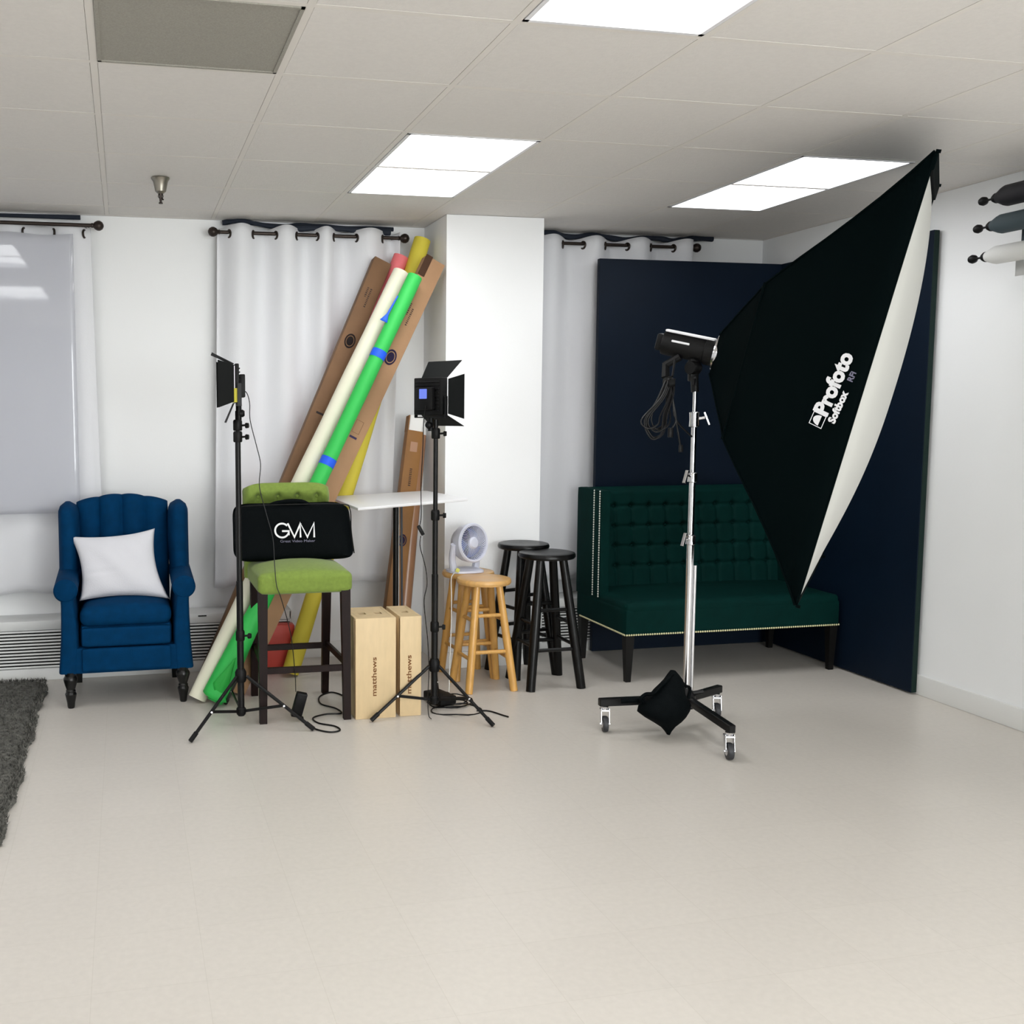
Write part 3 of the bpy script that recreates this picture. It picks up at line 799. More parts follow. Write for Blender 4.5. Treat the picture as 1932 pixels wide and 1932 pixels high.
yl = roll('paper_roll', (.915, 5.885, .02), (1.772, 6.11, 2.568), .050, M['yellow'], 'yellow backdrop paper roll behind the lighter cardboard box')
pk = roll('paper_roll', (.66, 6.03, .02), (1.643, 6.12, 2.466), .046, M['pink'], 'pink backdrop paper roll, only its top showing behind the cream roll')

def longbox(p, q, w, th, m, label, name='cardboard_box', up=(0, -1, 0), open_top=None, twist=0):
    """square section carton from p to q, width w seen from the front, th deep"""
    p, q = V(p), V(q); d = (q-p).normalized(); s = d.cross(V(up)).normalized(); s = Matrix.Rotation(twist, 3, d) @ s
    if s.x < 0: s = -s
    n = s.cross(d).normalized()
    if n.y > 0: n = -n
    R = Matrix((s, n, d)).transposed()
    t = thing(name, label, 'cardboard box', p)
    b = BM(); rbox(b, (p+q)/2, (w, th, (q-p).length), .004, 2, R)
    obj('carton', b, m, t)
    return t, s, n, d, R
# lower left brown box, directly behind the cream roll
A0, A1 = (.396, 5.636, .02), (1.512, 6.08, 2.425)
bxA, sA, nA, dA, RA = longbox(A0, A1, .110, .075, M['kraftdark'], 'long dark brown cardboard box leaning left of the cream paper roll')
B0, B1 = (.545, 5.56, .02), (1.770, 5.87, 2.404)
bxB, sB, nB, dB, RB = longbox(B0, B1, .126, .08, M['kraft'], 'long light brown cardboard box leaning right of the green paper roll')
b = BM(); c = V(B1)-sB*.043+nB*.042-dB*.06
rbox(b, c-sB*.0, (.042, .004, .13), .001, 1, RB); obj('end_flap', b, M['kraftin'], bxB, 'dark open end flap')

def stamp(t, c0, c1, s, n, dd, th, size, m, off=0, ring=True):
    c = c0.lerp(c1, s)+n*(th/2+.0012)
    b = BM()
    # oval logo print: rim and inner swirl, all flat ink
    a_, b_ = dd, n.cross(dd)
    def ringm(r0, r1, k0=0, k1=24):
        for k in range(k0, k1):
            q = []
            for rr, kk in ((r0, k), (r1, k), (r1, k+1), (r0, k+1)):
                an = 2*PI*kk/24; q.append(b.verts.new(c+a_*math.cos(an)*rr*1.25+b_*math.sin(an)*rr*.9))
            b.faces.new(q)
    ringm(size*.76, size); ringm(.0005, size*.64)
    bmesh.ops.solidify(b, geom=b.faces[:], thickness=.0006)
    obj('printed_logo', b, m, t, 'round ink logo')
wA, wB = .075, .08
stamp(bxA, V(A0), V(A1), .80, nA, dA, wA, .036, M['ink'])
stamp(bxB, V(B0), V(B1), .765, nB, dB, wB, .038, M['inkv'])
def blocks(t, c0, c1, s, n, dd, th, m, rows, w=.016):
    for k, (o, l, off) in enumerate(rows):
        c = c0.lerp(c1, s)+n*(th/2+.001)+dd*off+n.cross(dd)*o
        b = BM(); kk = random.Random(k)
        # short printed strokes, too small to read
        x = -l/2
        while x < l/2:
            q = kk.uniform(.004, .010)
            for a1 in (0, 1):
                R = Matrix((n.cross(dd), n, dd)).transposed(); box(b, c+dd*(x+q/2)+n.cross(dd)*(a1*w*.35-w*.17), (w*.28, .0006, q*.8), R)
            x += q+.004
        obj('printed_text', b, m, t, 'small dark printed text')
blocks(bxA, V(A0), V(A1), .905, nA, dA, wA, M['ink'], [(.0, .12, 0), (.02, .06, .03)])
blocks(bxB, V(B0), V(B1), .865, nB, dB, wB, M['ink'], [(.0, .11, -.01), (.022, .07, .03)])
def arrow(t, c0, c1, s, n, dd, th, m):
    c = c0.lerp(c1, s)+n*(th/2+.001); e = n.cross(dd); b = BM(); R = Matrix((e, n, dd)).transposed()
    for cc, sz in ((c+e*.022, (.0022, .0006, .075)), (c-e*.022, (.0022, .0006, .075)), (c+dd*.037, (.046, .0006, .0022)), (c-dd*.037, (.046, .0006, .0022))): box(b, cc, sz, R)
    obj('printed_carton_mark', b, M['inkbr'], t, 'printed outline mark')
    b = BM(); box(b, c-dd*.065, (.045, .0006, .012), R); obj('printed_mark', b, m, t, 'short printed bar')
arrow(bxA, V(A0), V(A1), .65, nA, dA, wA, M['ink']); arrow(bxB, V(B0), V(B1), .60, nB, dB, wB, M['inkv'])

bxC, sC, nC, dC, RC = longbox((1.50, 5.93, .02), (1.73, 6.13, 1.42), .10, .07, M['kraftor'], 'shorter orange brown cardboard box with white end, leaning behind the white table')
b = BM(); rbox(b, V((1.73, 6.13, 1.42))+dC*.045, (.085, .055, .10), .004, 1, RC); obj('white_end', b, M['paperwhite'], bxC, 'white end piece')
b = BM(); rbox(b, V((1.73, 6.13, 1.42))+dC*.04-sC*.048, (.006, .07, .10), .001, 1, RC); obj('side_flap', b, M['kraftor'], bxC)
b = BM(); rbox(b, V((1.50, 5.93, .02)).lerp(V((1.73, 6.13, 1.42)), .93)+nC*.036, (.045, .001, .06), .0003, 1, RC); obj('packing_tape', b, M['krafttube'], bxC, 'clear shiny packing tape')
c = V((1.50, 5.93, .02)).lerp(V((1.73, 6.13, 1.42)), .50)
stamp(bxC, V((1.50, 5.93, .02)), V((1.73, 6.13, 1.42)), .53, nC, dC, .07, .030, M['inkv'])
blocks(bxC, V((1.50, 5.93, .02)), V((1.73, 6.13, 1.42)), .80, nC, dC, .07, M['ink'], [(0, .11, 0)], w=.022)
t = thing('cardboard_tube', 'kraft paper wrapped tube with white top end, leaning beside the column', 'cardboard tube', (1.60, 6.0, 0))
b = BM(); tube(b, [(1.605, 6.0, .04), (1.782, 6.20, 1.395)], .045, 24); obj('tube', b, M['krafttube'], t)
b = BM(); tube(b, [(1.782, 6.20, 1.39), (1.790, 6.21, 1.47)], .043, 24); obj('white_end', b, M['paperwhite'], t, 'white end cap')
b = BM(); rbox(b, (.87, 6.035, .15), (.17, .085, .27), .008, 2, Matrix.Rotation(.05, 3, 'Y'))
tag(obj('red_carton', b, M['red']), 'coral red flat box standing on the floor under the green stool', 'box')

# ------------------------------------------------------------------ white tilted table
t = thing('side_table', 'white rectangular tray-top table on a dark pole behind the plywood boxes', 'table', (1.50, 5.70, 0))
c1_, c2_, c3_, c4_ = V((1.224, 5.45, 1.022)), V((1.850, 5.45, 1.062)), V((1.742, 5.90, 1.073)), V((1.150, 5.90, 1.050))
b = BM(); up_ = V((0, 0, .016))
A = [b.verts.new(p) for p in (c1_, c2_, c3_, c4_)]; B = [b.verts.new(p-up_) for p in (c1_, c2_, c3_, c4_)]
b.faces.new(A); b.faces.new(B[::-1])
for k in range(4): b.faces.new((A[k], B[k], B[(k+1) % 4], A[(k+1) % 4]))
bev(b, .003, 2); obj('table_top', b, M['board'], t)
b = BM(); tube(b, [(1.497, 5.68, .03), (1.497, 5.68, 1.035)], .016, 14); obj('pole', b, M['black'], t)
b = BM(); tube(b, [(1.543, 5.70, .05), (1.535, 5.70, 1.04)], .007, 10); obj('lift_rod', b, M['hub'], t)
b = BM(); tube(b, [(1.520, 5.72, .05), (1.518, 5.72, 1.03)], .010, 10); obj('inner_tube', b, M['whitecord'], t)
for a in (80, 200, 320):
    b = BM(); e = V((math.cos(math.radians(a)), math.sin(math.radians(a)), 0))*.15
    beam(b, V((1.497, 5.68, .03)), V((1.497, 5.68, .014))+e, .02, .022); obj('foot', b, M['black'], t)

# ------------------------------------------------------------------ apple boxes
def apple(x0, w, y0, dep, h, holes, label, rz=0):
    cx, cy = x0+w/2, y0+dep/2
    t = thing('apple_box', label, 'wooden box', (cx, y0, 0), 'birch plywood boxes standing on end')
    b = BM(); pt = .018
    # shell of six boards, the top one pierced by hand holes
    rbox(b, (cx, y0+pt/2, h/2), (w, pt, h), .003); rbox(b, (cx, y0+dep-pt/2, h/2), (w, pt, h), .003)
    rbox(b, (cx-w/2+pt/2, cy, h/2), (pt, dep-2*pt, h), .003); rbox(b, (cx+w/2-pt/2, cy, h/2), (pt, dep-2*pt, h), .003)
    box(b, (cx, cy, pt/2), (w-2*pt, dep-2*pt, pt))
    hs = sorted(holes); hw, hd = .019, .026; yc = y0+dep*.46
    box(b, (cx, (y0+pt+yc-hd)/2, h-pt/2-.001), (w-2*pt, yc-hd-y0-pt, pt)); box(b, (cx, (yc+hd+y0+dep-pt)/2, h-pt/2-.001), (w-2*pt, y0+dep-pt-yc-hd, pt))
    xs = [cx-w/2+pt]+[e for hx in hs for e in (cx+hx-hw, cx+hx+hw)]+[cx+w/2-pt]
    for k in range(0, len(xs), 2): box(b, ((xs[k]+xs[k+1])/2, yc, h-pt/2-.001), (xs[k+1]-xs[k], 2*hd, pt))
    obj('plywood_shell', b, M['birch'], t)
    b = BM(); box(b, (cx, cy, h*.45), (w-2.2*pt, dep-2.2*pt, h*.7)); obj('painted_hole_shade', b, M['dark'], t)  # dark fill painting the shade seen down the hand holes
    b = BM()
    for sx in (-1, 1): box(b, (cx+sx*(w/2+.0004), y0+.0095, h/2), (.0012, .010, h-.02))
    obj('ply_edge', b, M['plyedge'], t, 'darker plywood edge')
    lettering('brand_lettering', 'matthews', .036, (cx-.008, y0-.0012, h*.42), (0, 0, 1), (0, -1, 0), M['burn'], t, .0004, label='burnt brown matthews lettering', stretch=1.42)
    return t
apple(1.100, .209, 4.955, .30, .514, (-.042, .042), 'wide pale plywood apple box standing on end, two hand holes on top')
apple(1.331, .112, 4.960, .29, .514, (0,), 'narrow pale plywood apple box standing on end, right of the wide one')

# ------------------------------------------------------------------ round stools
def stool(cx, cy, h, r, foot, m, ms, rungs, label, name, rot=0, legr=.017, group=None):
    t = thing(name, label, 'stool', (cx, cy, 0), group)
    b = BM(); lathe(b, [(r*.86, -.034), (r*.96, -.031), (r, -.022), (r, -.012), (r*.97, -.002), (r*.9, .001), (r*.5, -.004), (.01, -.006)], (cx, cy, h), seg=48); obj('seat', b, ms, t)
    legs = []
    for k in range(4):
        a = rot+PI/4+k*PI/2; u = V((math.cos(a), math.sin(a), 0))
        p = V((cx, cy, 0))+u*foot; q = V((cx, cy, h-.03))+u*(r*.60)
        legs.append((p, q)); b = BM()
        tube(b, [p, p.lerp(q, .5), q], [legr*1.05, legr*1.1, legr*.95], 12); obj('leg', b, m, t)
    for k in range(4):
        p0, q0 = legs[k]; p1, q1 = legs[(k+1) % 4]
        for z in rungs[k % 2]:
            s = z/(h-.03); b = BM(); tube(b, [p0.lerp(q0, s), p1.lerp(q1, s)], .0105, 10); obj('rung', b, m, t)
    return t
stool(1.938, 5.425, .618, .152, .188, M['oak'], M['oakseat'], ((.42, .22), (.39, .18)), 'honey coloured round wooden stool in front, seat empty', 'round_stool', .03, .0205, 'honey wooden stools')
stool(1.935, 5.688, .618, .152, .165, M['oak'], M['oakseat'], ((.42, .22), (.39, .18)), 'honey coloured round wooden stool behind, carrying the white fan', 'round_stool', .08, .0205, 'honey wooden stools')
stool(2.306, 5.415, .753, .160, .215, M['blackstool'], M['blackstool'], ((.44, .22), (.36, .24)), 'black round bar stool in front, beside the green settee', 'bar_stool', .02, .0245, 'black round bar stools')
stool(2.272, 5.680, .772, .150, .200, M['blackstool'], M['blackstool'], ((.48, .27), (.40, .22)), 'black round bar stool behind, nearer the column', 'bar_stool', .25, .0235, 'black round bar stools')

# ------------------------------------------------------------------ desk fan
FC = V((1.925, 5.60, .792)); fd = V((.42, -.90, .10)).normalized()
t = thing('desk_fan', 'small white round desk fan standing on the rear wooden stool', 'fan', (1.915, 5.66, .618))
b = BM(); lathe(b, [(.055, -.10), (.085, -.085), (.104, -.05), (.112, -.01), (.114, .012), (.108, .022), (.098, .020), (.095, .008), (.093, -.05), (.05, -.07)], FC, fd, 48); obj('housing', b, M['fan'], t)
b = BM(); lathe(b, [(.090, -.045), (.09, -.040), (.01, -.040)], FC, fd, 36); obj('interior', b, M['fandark'], t)
a_, b__ = frame_of(fd)
b = BM()
for k in range(44):
    an = 2*PI*k/44; P = []
    for j in range(7):
        rr = .030+.066*j/6; aa = an+.55*(j/6)
        P.append(FC+fd*(.016-.006*(j/6))+(a_*math.cos(aa)+b__*math.sin(aa))*rr)
    tube(b, P, .0015, 4)
obj('grille', b, M['fan'], t)
b = BM()
for k in range(3):
    an = 2*PI*k/3
    def bl(u, v, an=an):
        rr = .02+.064*u; aa = an+(v-.5)*1.5*(.5+.5*u)
        return FC+fd*(-.02+.02*(v-.5))+(a_*math.cos(aa)+b__*math.sin(aa))*rr
    surf(b, bl, 6, 8)
o = obj('blades', b, M['fanblade'], t); o.modifiers.new('s', 'SOLIDIFY').thickness = .002
b = BM(); lathe(b, [(.034, .006), (.034, .018), (.026, .026), (.002, .028)], FC, fd, 28); obj('hub_cap', b, M['fan'], t)
b = BM(); sdv = fd.cross(V((0, 0, 1))).normalized()
loft(b, [((1.905, 5.66, .6195), .105, .085), ((1.905, 5.66, .630), .104, .084), ((1.905, 5.66, .640), .07, .055)], 32, 3.2)
obj('base', b, M['fan'], t)
for s in (-1, 1):
    b = BM(); c0 = FC-fd*.03+sdv*s*.100; P = [V((1.905, 5.66, .632))+sdv*s*.085, V((1.905, 5.66, .70))+sdv*s*.100, c0+sdv*s*.014]
    tube(b, smooth_path(P, 5), [.022-.0006*k for k in range(11)], 10); obj('bracket', b, M['fan'], t)
b = BM(); P = smooth_path([(1.84, 5.60, .63), (1.80, 5.545, .625), (1.775, 5.51, .60), (1.765, 5.47, .5), (1.748, 5.42, .35), (1.722, 5.36, .16), (1.700, 5.30, .03), (1.69, 5.28, .006), (1.70, 5.25, .006)], 6)
tube(b, P, .003, 6); obj('cord', b, M['whitecord'], t, 'thin white cord')
b = BM(); rbox(b, (1.835, 5.578, .640), (.022, .006, .022), .002, 1, Matrix.Rotation(.5, 3, 'Y')); obj('tag', b, M['yellowtag'], t, 'small yellow tag')

# ------------------------------------------------------------------ green settee
t = thing('tufted_settee', 'dark green button-tufted high-back settee with nailhead trim', 'settee', (3.43, 5.6, 0))
sx0, sx1, sy0, sy1 = 2.74, 4.125, 5.30, 5.97
b = BM(); puff(b, ((sx0+sx1)/2, (sy0+sy1)/2, .348), (sx1-sx0, sy1-sy0, .165), .025, n=14); obj('seat_base', b, M['green_v'], t)
b = BM(); puff(b, ((sx0+sx1)/2, (sy0+5.90)/2, .425), (sx1-sx0-.01, 5.90-sy0, .075), .032, crown=.02, n=18); obj('seat_cushion', b, M['green_v'], t)
b = BM(); bx = [2.95+.1165*k for k in range(10)]; bz = [.955, .832, .710, .588]
def stf(u, v):
    x = 2.80+1.265*u; z = .42+.655*v
    y = 5.82+.075*v
    d = 0
    for xx in bx:
        gx = math.exp(-((x-xx)/.017)**2); gl = math.exp(-((x-xx)/.010)**2)
        if gl > .001:
            inside = 1/(1+math.exp((z-.975)/.012)); d += .008*gl*inside
            for zz in bz: d += .022*gx*math.exp(-((z-zz)/.017)**2)
    for zz in bz:
        if x > 2.92: d += .008*math.exp(-((z-zz)/.010)**2)
    if v > .93: y += .035*((v-.93)/.07)**2
    return V((x, y+d, z))
def stg(u, v):
    x = 2.80+1.265*u; z = .42+.65*v; return V((x, 5.965, z))
slab(b, stf, stg, 230, 120); obj('backrest', b, M['green_v'], t, sharp=70)
for xx in bx:
    for zz in bz: b = BM(); lathe(b, [(.009, 0), (.009, .003), (.004, .006)], (xx, 5.82+.075*(zz-.42)/.655+.030, zz), (0, -1, 0), 8); obj('button', b, M['green_v'], t)
for x in (sx0, sx1-.062):
    b = BM(); puff(b, (x+.031, 5.805, .745), (.062, .335, .66), .010, n=8); obj('wing', b, M['green_v'], t)
for y in (5.655, 5.732):
    b = BM()
    for k in range(44):
        z = .44+k*.0146; lathe(b, [(.0062, 0), (.0052, .003), (.001, .005)], (sx0-.0005, y, z), (-1, 0, 0), 8)
    obj('nailhead_trim', b, M['nail'], t, 'row of silver nailheads')
b = BM()
for k in range(96):
    x = sx0+.01+k*(sx1-sx0-.02)/95; lathe(b, [(.0062, 0), (.0050, .003), (.001, .005)], (x, sy0+.001, .277), (0, -1, 0), 8)
for k in range(44):
    y = sy0+.01+k*.0138; lathe(b, [(.0062, 0), (.0050, .003), (.001, .005)], (sx0+.001, y, .277), (-1, 0, 0), 8)
obj('nailhead_trim', b, M['nailgold'], t, 'row of brassy nailheads along the seat bottom')
for x, y in ((2.775, 5.335), (4.09, 5.335), (2.775, 5.93), (4.09, 5.93)):
    b = BM(); taper(b, (x, y, 0), (x, y, .27), .030, .052); obj('leg', b, M['darkleg'], t)

# ------------------------------------------------------------------ V-flat
t = thing('v_flat', 'tall navy-black folded board standing in the corner behind the settee', 'studio board', (4.15, 6.03, 0))
b = BM(); rbox(b, (3.53, 6.055, 1.245), (1.28, .035, 2.47), .002, 1); obj('panel', b, M['vflat'], t)
b = BM(); rbox(b, (4.168, 5.40, 1.245), (.034, 1.31, 2.47), .002, 1); obj('panel', b, M['vflat'], t)
b = BM(); box(b, (4.168, 4.7435, 1.245), (.030, .003, 2.466)); obj('edge', b, M['vflatedge'], t, 'thin greenish board edge')

# ------------------------------------------------------------------ softbox, flash head, rolling stand
sc = V((3.231, 4.033, 1.654)); ax = V((.737, -.6338, -.2348)).normalized(); l = V((.1304, -.2076, .9695)); l = (l-ax*l.dot(ax)).normalized()
w = l.cross(ax); w = w if w.y > 0 else -w
HL, HW = .9185, .548
t = thing('softbox', 'very large black rectangular softbox with white diffuser, aimed right and down', 'softbox', (2.74, 4.45, 1.81))
prof = [(0, 1, 1), (.06, .912, .935), (.14, .805, .85), (.22, .705, .775), (.30, .610, .70), (.38, .520, .62), (.45, .440, .54), (.50, .380, .48), (.53, .325, .405), (.58, .245, .305), (.63, .155, .21), (.663, .10, .16)]
b = BM(); N = 14; rings = []
for dpt, kl, kw in prof:
    ring = []
    rho = dpt/.663
    cs = [(1, -1), (1, 1), (-1, 1), (-1, -1)]
    for q in range(4):
        (a0, b0), (a1, b1) = cs[q], cs[(q+1) % 4]
        for k in range(N):
            s = k/N; aa = a0+(a1-a0)*s; bb = b0+(b1-b0)*s
            sag = 1-(.09*rho*math.sin(PI*s) if q != 3 else .05*rho*math.sin(PI*s))
            # the sides near the speed ring turn round
            ring.append(b.verts.new(sc-ax*dpt+l*(aa*HL*kl*sag)+w*(bb*HW*kw*sag)))
    rings.append(ring)
for A, B in zip(rings, rings[1:]):
    n = len(A)
    for k in range(n): b.faces.new((A[k], A[(k+1) % n], B[(k+1) % n], B[k]))
o = obj('fabric_shell', b, M['sbx'], t, sharp=28); o.modifiers.new('s', 'SOLIDIFY').thickness = .003
for sa in (1, -1):
    for sb_ in (-1, 1):
        b = BM(); P = [sc-ax*dpt+l*(sa*HL*kl*1.003)+w*(sb_*HW*kw*1.003) for dpt, kl, kw in prof]; tube(b, P, .0045, 8)
        tube(b, [P[0]+ax*.004, P[0]+ax*.022], .007, 8); obj('rib', b, M['sbx'], t)
b = BM(); e = .012; top = .065
def rim(bm, lo, hi, wl, wh, d0, d1):
    pass
for (c0, sz) in ((l*(HL-top/2), (2*HW, .014, top)), (-l*(HL-e/2), (2*HW, .012, e)), (w*(HW-e/2), (e, .012, 2*HL)), (-w*(HW-e/2), (e, .012, 2*HL))):
    R = Matrix((w, ax, l)).transposed(); rbox(b, sc+c0+ax*(.004 if sz[1] < .013 else .010), sz, .003, 1, R)
obj('front_border', b, M['sbx'], t)
for q0, q1 in (((1, -1), (-1, -1)), ((1, -1), (1, 1)), ((-1, -1), (-1, 1)), ((1, 1), (-1, 1))):
    b = BM(); P = []
    for k in range(13):
        s_ = k/12; sg_ = 1-.068*math.sin(PI*s_); aa = q0[0]+(q1[0]-q0[0])*s_; bb = q0[1]+(q1[1]-q0[1])*s_
        P.append(sc-ax*.505+l*(aa*HL*.378*sg_)+w*(bb*HW*.478*sg_))
    tube(b, P, .006, 8); obj('seam_piping', b, M['sbx'], t)
b = BM()
def df(u, v):
    a, c = 2*u-1, 2*v-1
    z = .100*max(0, (1-a**2))**.55*max(0, 1-abs(c)**2.3)**(.85 if c > 0 else 1.35)
    return sc+ax*(.004+z)+w*(a*(HW-.008))+l*(c*(HL-.04)-.03)
surf(b, df, 30, 60); obj('diffuser', b, M['diff'], t, sharp=180)
# lettering on the near side panel
pn = V((-.9512, -.302, .0633)); x_ = (V((2.8542, 3.6968, 1.7591))-V((2.8136, 3.7783, 1.5379))).normalized()
yv = pn.cross(x_)
mid = V((2.8330, 3.7385, 1.648))+pn*.003
lettering('brand_lettering', 'Profoto', .098, mid, x_, pn, M['white'], t, .0045, label='bold white Profoto lettering', stretch=.86)
lettering('product_lettering', 'Softbox', .047, mid-yv*.062-x_*.078, x_, pn, M['white'], t, .0022, label='white Softbox lettering', stretch=.9)
lettering('product_lettering', 'RFi', .036, mid-yv*.062+x_*.055, x_, pn, M['greytext'], t, .001, label='faint grey lettering', stretch=.9)
b = BM(); R = Matrix((x_, yv, pn)).transposed(); c = mid-x_*.158+yv*.002
for cc, sz in ((x_*.026, (.003, .062, .001)), (-x_*.026, (.003, .062, .001)), (yv*.031, (.055, .003, .001)), (-yv*.031, (.055, .003, .001))): box(b, c+cc, sz, R)
n0 = 16; ctr = b.verts.new(c-yv*.012+pn*.0005); pv = None
for k in range(n0+1):
    a = PI*k/n0; q = b.verts.new(c-yv*.012+x_*.021*math.cos(a)+yv*.034*math.sin(a)+pn*.0005)
    if pv: b.faces.new((ctr, pv, q))
    pv = q
obj('logo_badge', b, M['white'], t, 'square white badge with half disc')

sp = sc-ax*.663
t = thing('flash_head', 'black studio flash head with chrome ring at the back of the softbox', 'flash head', sp-ax*.14)
b = BM(); lathe(b, [(.040, -.265), (.055, -.26), (.058, -.25), (.058, -.06), (.064, -.055), (.064, -.01), (.05, 0)], sp, ax, 32); obj('body', b, M['blackplastic'], t)
b = BM(); lathe(b, [(.066, -.012), (.088, -.010), (.092, 0), (.092, .012), (.080, .016), (.066, .014)], sp, ax, 40); obj('speed_ring', b, M['chrome'], t)
b = BM(); R = Matrix((w, ax, l)).transposed(); rbox(b, sp-ax*.14+l*.0600-w*.012, (.050, .235, .012), .005, 2, R); obj('painted_highlight', b, M['white'], t, 'white strip painted as the highlight along the top')  # white strip stands in for the reflection along the top of the head
b = BM(); rbox(b, sp-ax*.17-w*.057+l*.018, (.006, .085, .010), .002, 1, R); obj('side_label', b, M['white'], t, 'small white label')
b = BM(); rbox(b, sp-ax*.275, (.07, .03, .08), .008, 2, R); obj('rear_panel', b, M['blackplastic'], t)
PX, PY = 2.645, 4.48
b = BM(); rbox(b, (PX+.005, PY+.03, 1.735), (.045, .035, .11), .008, 2); lathe(b, [(.030, -.028), (.034, -.02), (.034, .02), (.030, .028)], (PX+.005, PY+.03, 1.745), (.9, .4, 0), 20)
tube(b, [(PX, PY, 1.63), (PX, PY+.01, 1.70)], .018, 12)
tube(b, [(PX+.005, PY+.01, 1.70), (PX-.03, PY-.04, 1.66)], .006, 8)
obj('tilt_bracket', b, M['blackplastic'], t)
b = BM(); tube(b, [(PX-.05, PY+.06, 1.80), (PX-.10, PY+.10, 1.76), (PX-.11, PY+.08, 1.70)], .02, 10); obj('handle', b, M['blackplastic'], t)

t = thing('coiled_cable', 'bundle of shiny black cable hanging below the flash head', 'cable', (2.47, 4.44, 1.68))
b = BM(); rr = random.Random(4)
for k in range(7):
    x = 2.475+rr.uniform(-.012, .012); y = 4.43+rr.uniform(-.03, .03)
    bx_, bz_ = 2.385+rr.uniform(-.035, .05), 1.415+rr.uniform(-.01, .05)
    P = smooth_path([(x, y, 1.69), (x-.04, y, 1.60), (bx_-.03, y+.01, 1.50), (bx_, y, bz_), (bx_+.045, y-.01, bz_+.02), (bx_+.06, y, 1.52), (x+.005, y, 1.61), (x+.01, y, 1.69)], 6)
    tube(b, P, .0042, 8)
for ex in ((2.545, 1.365), (2.60, 1.42), (2.49, 1.45)):
    P = smooth_path([(2.475, 4.42, 1.70), (2.49, 4.41, 1.60), (2.51, 4.41, 1.50), (ex[0], 4.42, ex[1])], 6); tube(b, P, .0045, 8)
obj('loops', b, M['black'], t)
b = BM(); tube(b, [(2.462, 4.425, 1.665), (2.492, 4.425, 1.672)], .03, 12); obj('wrap', b, M['blackplastic'], t)
b = BM(); rbox(b, (2.545, 4.42, 1.365), (.018, .014, .035), .003); rbox(b, (2.49, 4.42, 1.44), (.022, .018, .045), .003); tube(b, [(2.48, 4.40, 1.70), (2.53, 4.47, 1.78)], .005, 6); obj('plug', b, M['blackplastic'], t)

t = thing('rolling_stand', 'chrome rolling light stand on three casters holding the softbox', 'light stand', (PX, PY, 0))
b = BM(); tube(b, [(PX, PY, .14), (PX, PY, .93)], .0175, 20); tube(b, [(PX, PY, .90), (PX, PY, 1.235)], .0150, 18); tube(b, [(PX, PY, 1.22), (PX, PY, 1.53)], .0125, 18); tube(b, [(PX, PY, 1.51), (PX, PY, 1.645)], .0095, 16)
obj('column', b, M['chrome'], t)
b = BM(); tube(b, [(PX+.026, PY-.004, .16), (PX+.026, PY-.004, .80)], .0075, 12); obj('lift_rod', b, M['chrome'], t)
for z, sgn, h_ in ((.925, -1, .05), (1.225, -1, .05), (1.50, 1, .075)):
    b = BM(); lathe(b, [(.018, -h_/2), (.024, -h_/2+.004), (.022, 0), (.024, h_/2-.004), (.016, h_/2)], (PX, PY, z), seg=20); obj('collar', b, M['chrome'], t)
    b = BM(); tube(b, [(PX+sgn*.018, PY-.01, z+.005), (PX+sgn*.042, PY-.022, z+.010)], .007, 10)
    beam(b, (PX+sgn*.040, PY-.02, z+.035), (PX+sgn*.062, PY-.03, z-.025), .016, .008); obj('locking_handle', b, M['chrome'], t)
b = BM(); lathe(b, [(.04, .10), (.045, .11), (.045, .165), (.028, .185), (.022, .20)], (PX, PY, 0), seg=20)
tube(b, [(PX+.02, PY-.01, .17), (PX+.075, PY-.03, .182)], .012, 8); obj('hub', b, M['black'], t)
for fx, fy in ((2.235, 4.515), (2.59, 4.02), (2.885, 4.60)):
    d = V((fx-PX, fy-PY, 0)).normalized()
    b = BM(); beam(b, V((PX, PY, .145)), V((fx, fy, .143))+d*.03, .032, .038); lg = obj('leg', b, M['black'], t)
    sdir = V((-d.y, d.x, 0)); sv = V((.93, -.25, 0)).normalized()
    b = BM(); lathe(b, [(.016, .108), (.018, .112), (.018, .122), (.008, .126)], (fx, fy, 0), seg=14)
    fo = V((sv.y, -sv.x, 0))*.012
    for q in (-1, 1): beam(b, V((fx, fy, .112))+sv*q*.019, V((fx, fy, .045))+sv*q*.019+fo, .030, .003, up=sv)
    beam(b, V((fx, fy, .105))-sv*.022, V((fx, fy, .105))+sv*.022, .04, .010); obj('caster_fork', b, M['chrome'], lg)
    b = BM(); lathe(b, [(.030, -.013), (.036, -.012), (.0385, -.006), (.0385, .006), (.036, .012), (.030, .013)], V((fx, fy, .039))+fo, sv, 24); obj('wheel', b, M['tyre'], lg)
    b = BM(); lathe(b, [(.020, -.0145), (.020, .0145)], V((fx, fy, .039))+fo, sv, 16); lathe(b, [(.006, -.024), (.006, .024)], V((fx, fy, .039))+fo, sv, 10); obj('wheel_hub', b, M['chrome'], lg)

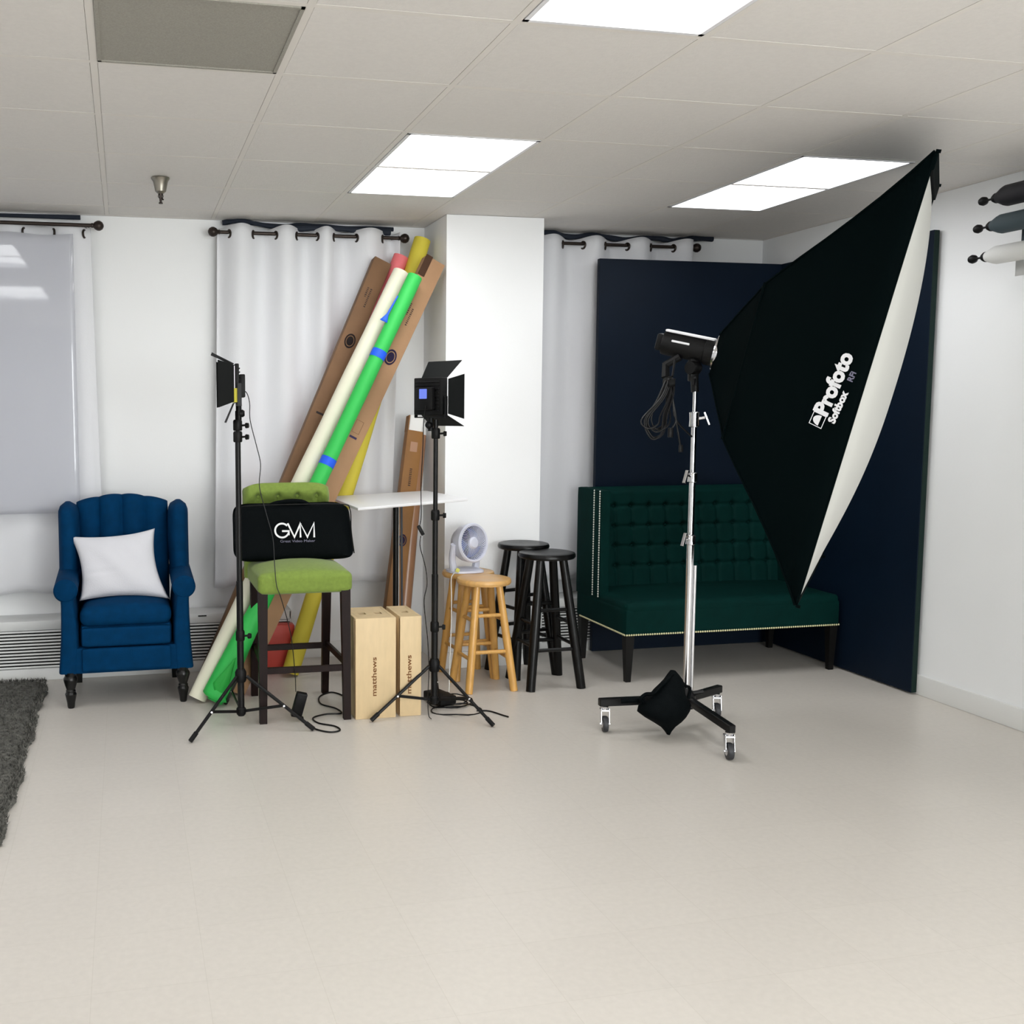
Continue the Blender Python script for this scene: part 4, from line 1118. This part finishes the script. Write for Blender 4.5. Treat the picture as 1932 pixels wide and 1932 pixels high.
t = thing('sandbag', 'black nylon sandbag slung over the base of the chrome rolling stand', 'sandbag', (2.48, 4.36, 0))
b = BM()
sec = [(.020, 2.470, .006), (.035, 2.470, .016), (.055, 2.468, .034), (.080, 2.462, .068), (.105, 2.455, .100), (.130, 2.452, .124), (.155, 2.455, .122), (.180, 2.462, .103), (.205, 2.470, .085), (.230, 2.478, .072), (.255, 2.482, .058), (.280, 2.486, .044), (.305, 2.488, .026), (.325, 2.488, .010)]
loft(b, [((x+.01, 4.34+.02*math.sin(z*9), z), hw*1.04, min(.075, hw*.62+.008)) for z, x, hw in sec], 32, 2.2)
for v in b.verts: v.co += V((.004*math.sin(60*v.co.z+9*v.co.x), .004*math.sin(45*v.co.x+30*v.co.z), 0))
obj('bag', b, M['bag'], t, sharp=180)
b = BM(); P = smooth_path([(2.485, 4.33, .315), (2.435, 4.33, .270), (2.395, 4.34, .225), (2.365, 4.36, .215), (2.345, 4.37, .190), (2.37, 4.37, .165)], 6); tube(b, P, .009, 8)
P = smooth_path([(2.51, 4.34, .30), (2.56, 4.35, .25), (2.60, 4.37, .225), (2.585, 4.36, .18)], 6); tube(b, P, .008, 8)
P = smooth_path([(2.40, 4.40, .17), (2.33, 4.42, .172), (2.28, 4.44, .166)], 6); tube(b, P, .014, 8)
obj('strap', b, M['bag'], t)

# ------------------------------------------------------------------ wall-mounted paper rolls on the right wall
t3 = [(2.522, 4.252, 'paperblack', 'topmost wall-mounted backdrop roll on the right wall, black paper', .048),
      (2.398, 4.274, 'papergrey', 'middle wall-mounted backdrop roll on the right wall, slate grey paper', .044),
      (2.260, 4.296, 'paperwhite', 'lowest wall-mounted backdrop roll on the right wall, white paper', .042)]
for z, y, m, lb, r in t3:
    x = 3.98
    t = thing('wall_backdrop_roll', lb, 'paper roll', (x, y, z), 'backdrop rolls on the right wall brackets')
    b = BM(); lathe(b, [(.004, -.02), (.016, -.014), (.021, 0), (.018, .014), (.009, .024), (.005, .03), (.0045, .060)], (x, y, z), (0, -1, 0), 18); obj('chain_ball', b, M['blackplastic'], t)
    b = BM(); lathe(b, [(.006, .055), (.016, .060), (.024, .075), (.024, .085)], (x, y, z), (0, -1, 0), 18); obj('end_cone', b, M['blackplastic'], t)
    b = BM(); lathe(b, [(.022, .082), (r*.9, .125), (r, .14), (r, 2.75), (.02, 2.8)], (x, y, z), (0, -1, 0), 32); obj('paper', b, M[m], t)
    b = BM(); sag = .10 if m != 'paperwhite' else .105
    def tail(u, v, x=x, y=y, z=z, r=r, sag=sag): return V((x+r*.98+.0*v, y-.21-2.4*u, z-sag*v))
    surf(b, tail, 8, 4); o = obj('paper_tail', b, M[m], t); o.modifiers.new('s', 'SOLIDIFY').thickness = .002
b = BM()
for yy in (1.35, 4.02):
    rbox(b, (4.19, yy, 2.39), (.02, .05, .42), .003)
    for z in (2.522, 2.398, 2.260): rbox(b, (4.10, yy, z-.045), (.2, .012, .014), .003); 
tag(obj('wall_bracket', b, M['paperwhite']), 'white steel bracket carrying the backdrop rolls on the right wall', 'bracket')

# ------------------------------------------------------------------ world, camera
wd = bpy.data.worlds.new('W'); S.world = wd; wd.use_nodes = True
wd.node_tree.nodes['Background'].inputs[0].default_value = (.8, .85, .9, 1); wd.node_tree.nodes['Background'].inputs[1].default_value = .3

cam = bpy.data.cameras.new('camera'); co = bpy.data.objects.new('camera', cam); C.objects.link(co)
yaw, pit, rol = .215368, .0963064, -.00187602
cam.sensor_width = 36; cam.sensor_fit = 'HORIZONTAL'; cam.lens = 36.4192; cam.shift_x = .156138; cam.shift_y = 0; cam.clip_start = .05; cam.clip_end = 60
def raydir(u, v):
    c, s = math.cos(rol), math.sin(rol); u, v = u*c+v*s, -u*s+v*c
    z2 = -v; cp, s_ = math.cos(pit), math.sin(pit); d = cp+z2*s_; z = -s_+z2*cp; c, s = math.cos(yaw), math.sin(yaw)
    return V((u*c+d*s, -u*s+d*c, z))
f0 = raydir(0, 0); rgt = (raydir(1, 0)-f0).normalized(); upv = (raydir(0, -1)-f0).normalized()
Mx = Matrix((rgt, upv, -f0.normalized())).transposed().to_4x4(); Mx.translation = V((0, 0, 1.53892))
co.matrix_world = Mx
S.camera = co
S.view_settings.view_transform = 'Standard'; S.view_settings.look = 'None'; S.view_settings.gamma = 1; S.view_settings.exposure = -.08
S.view_settings.use_curve_mapping = False
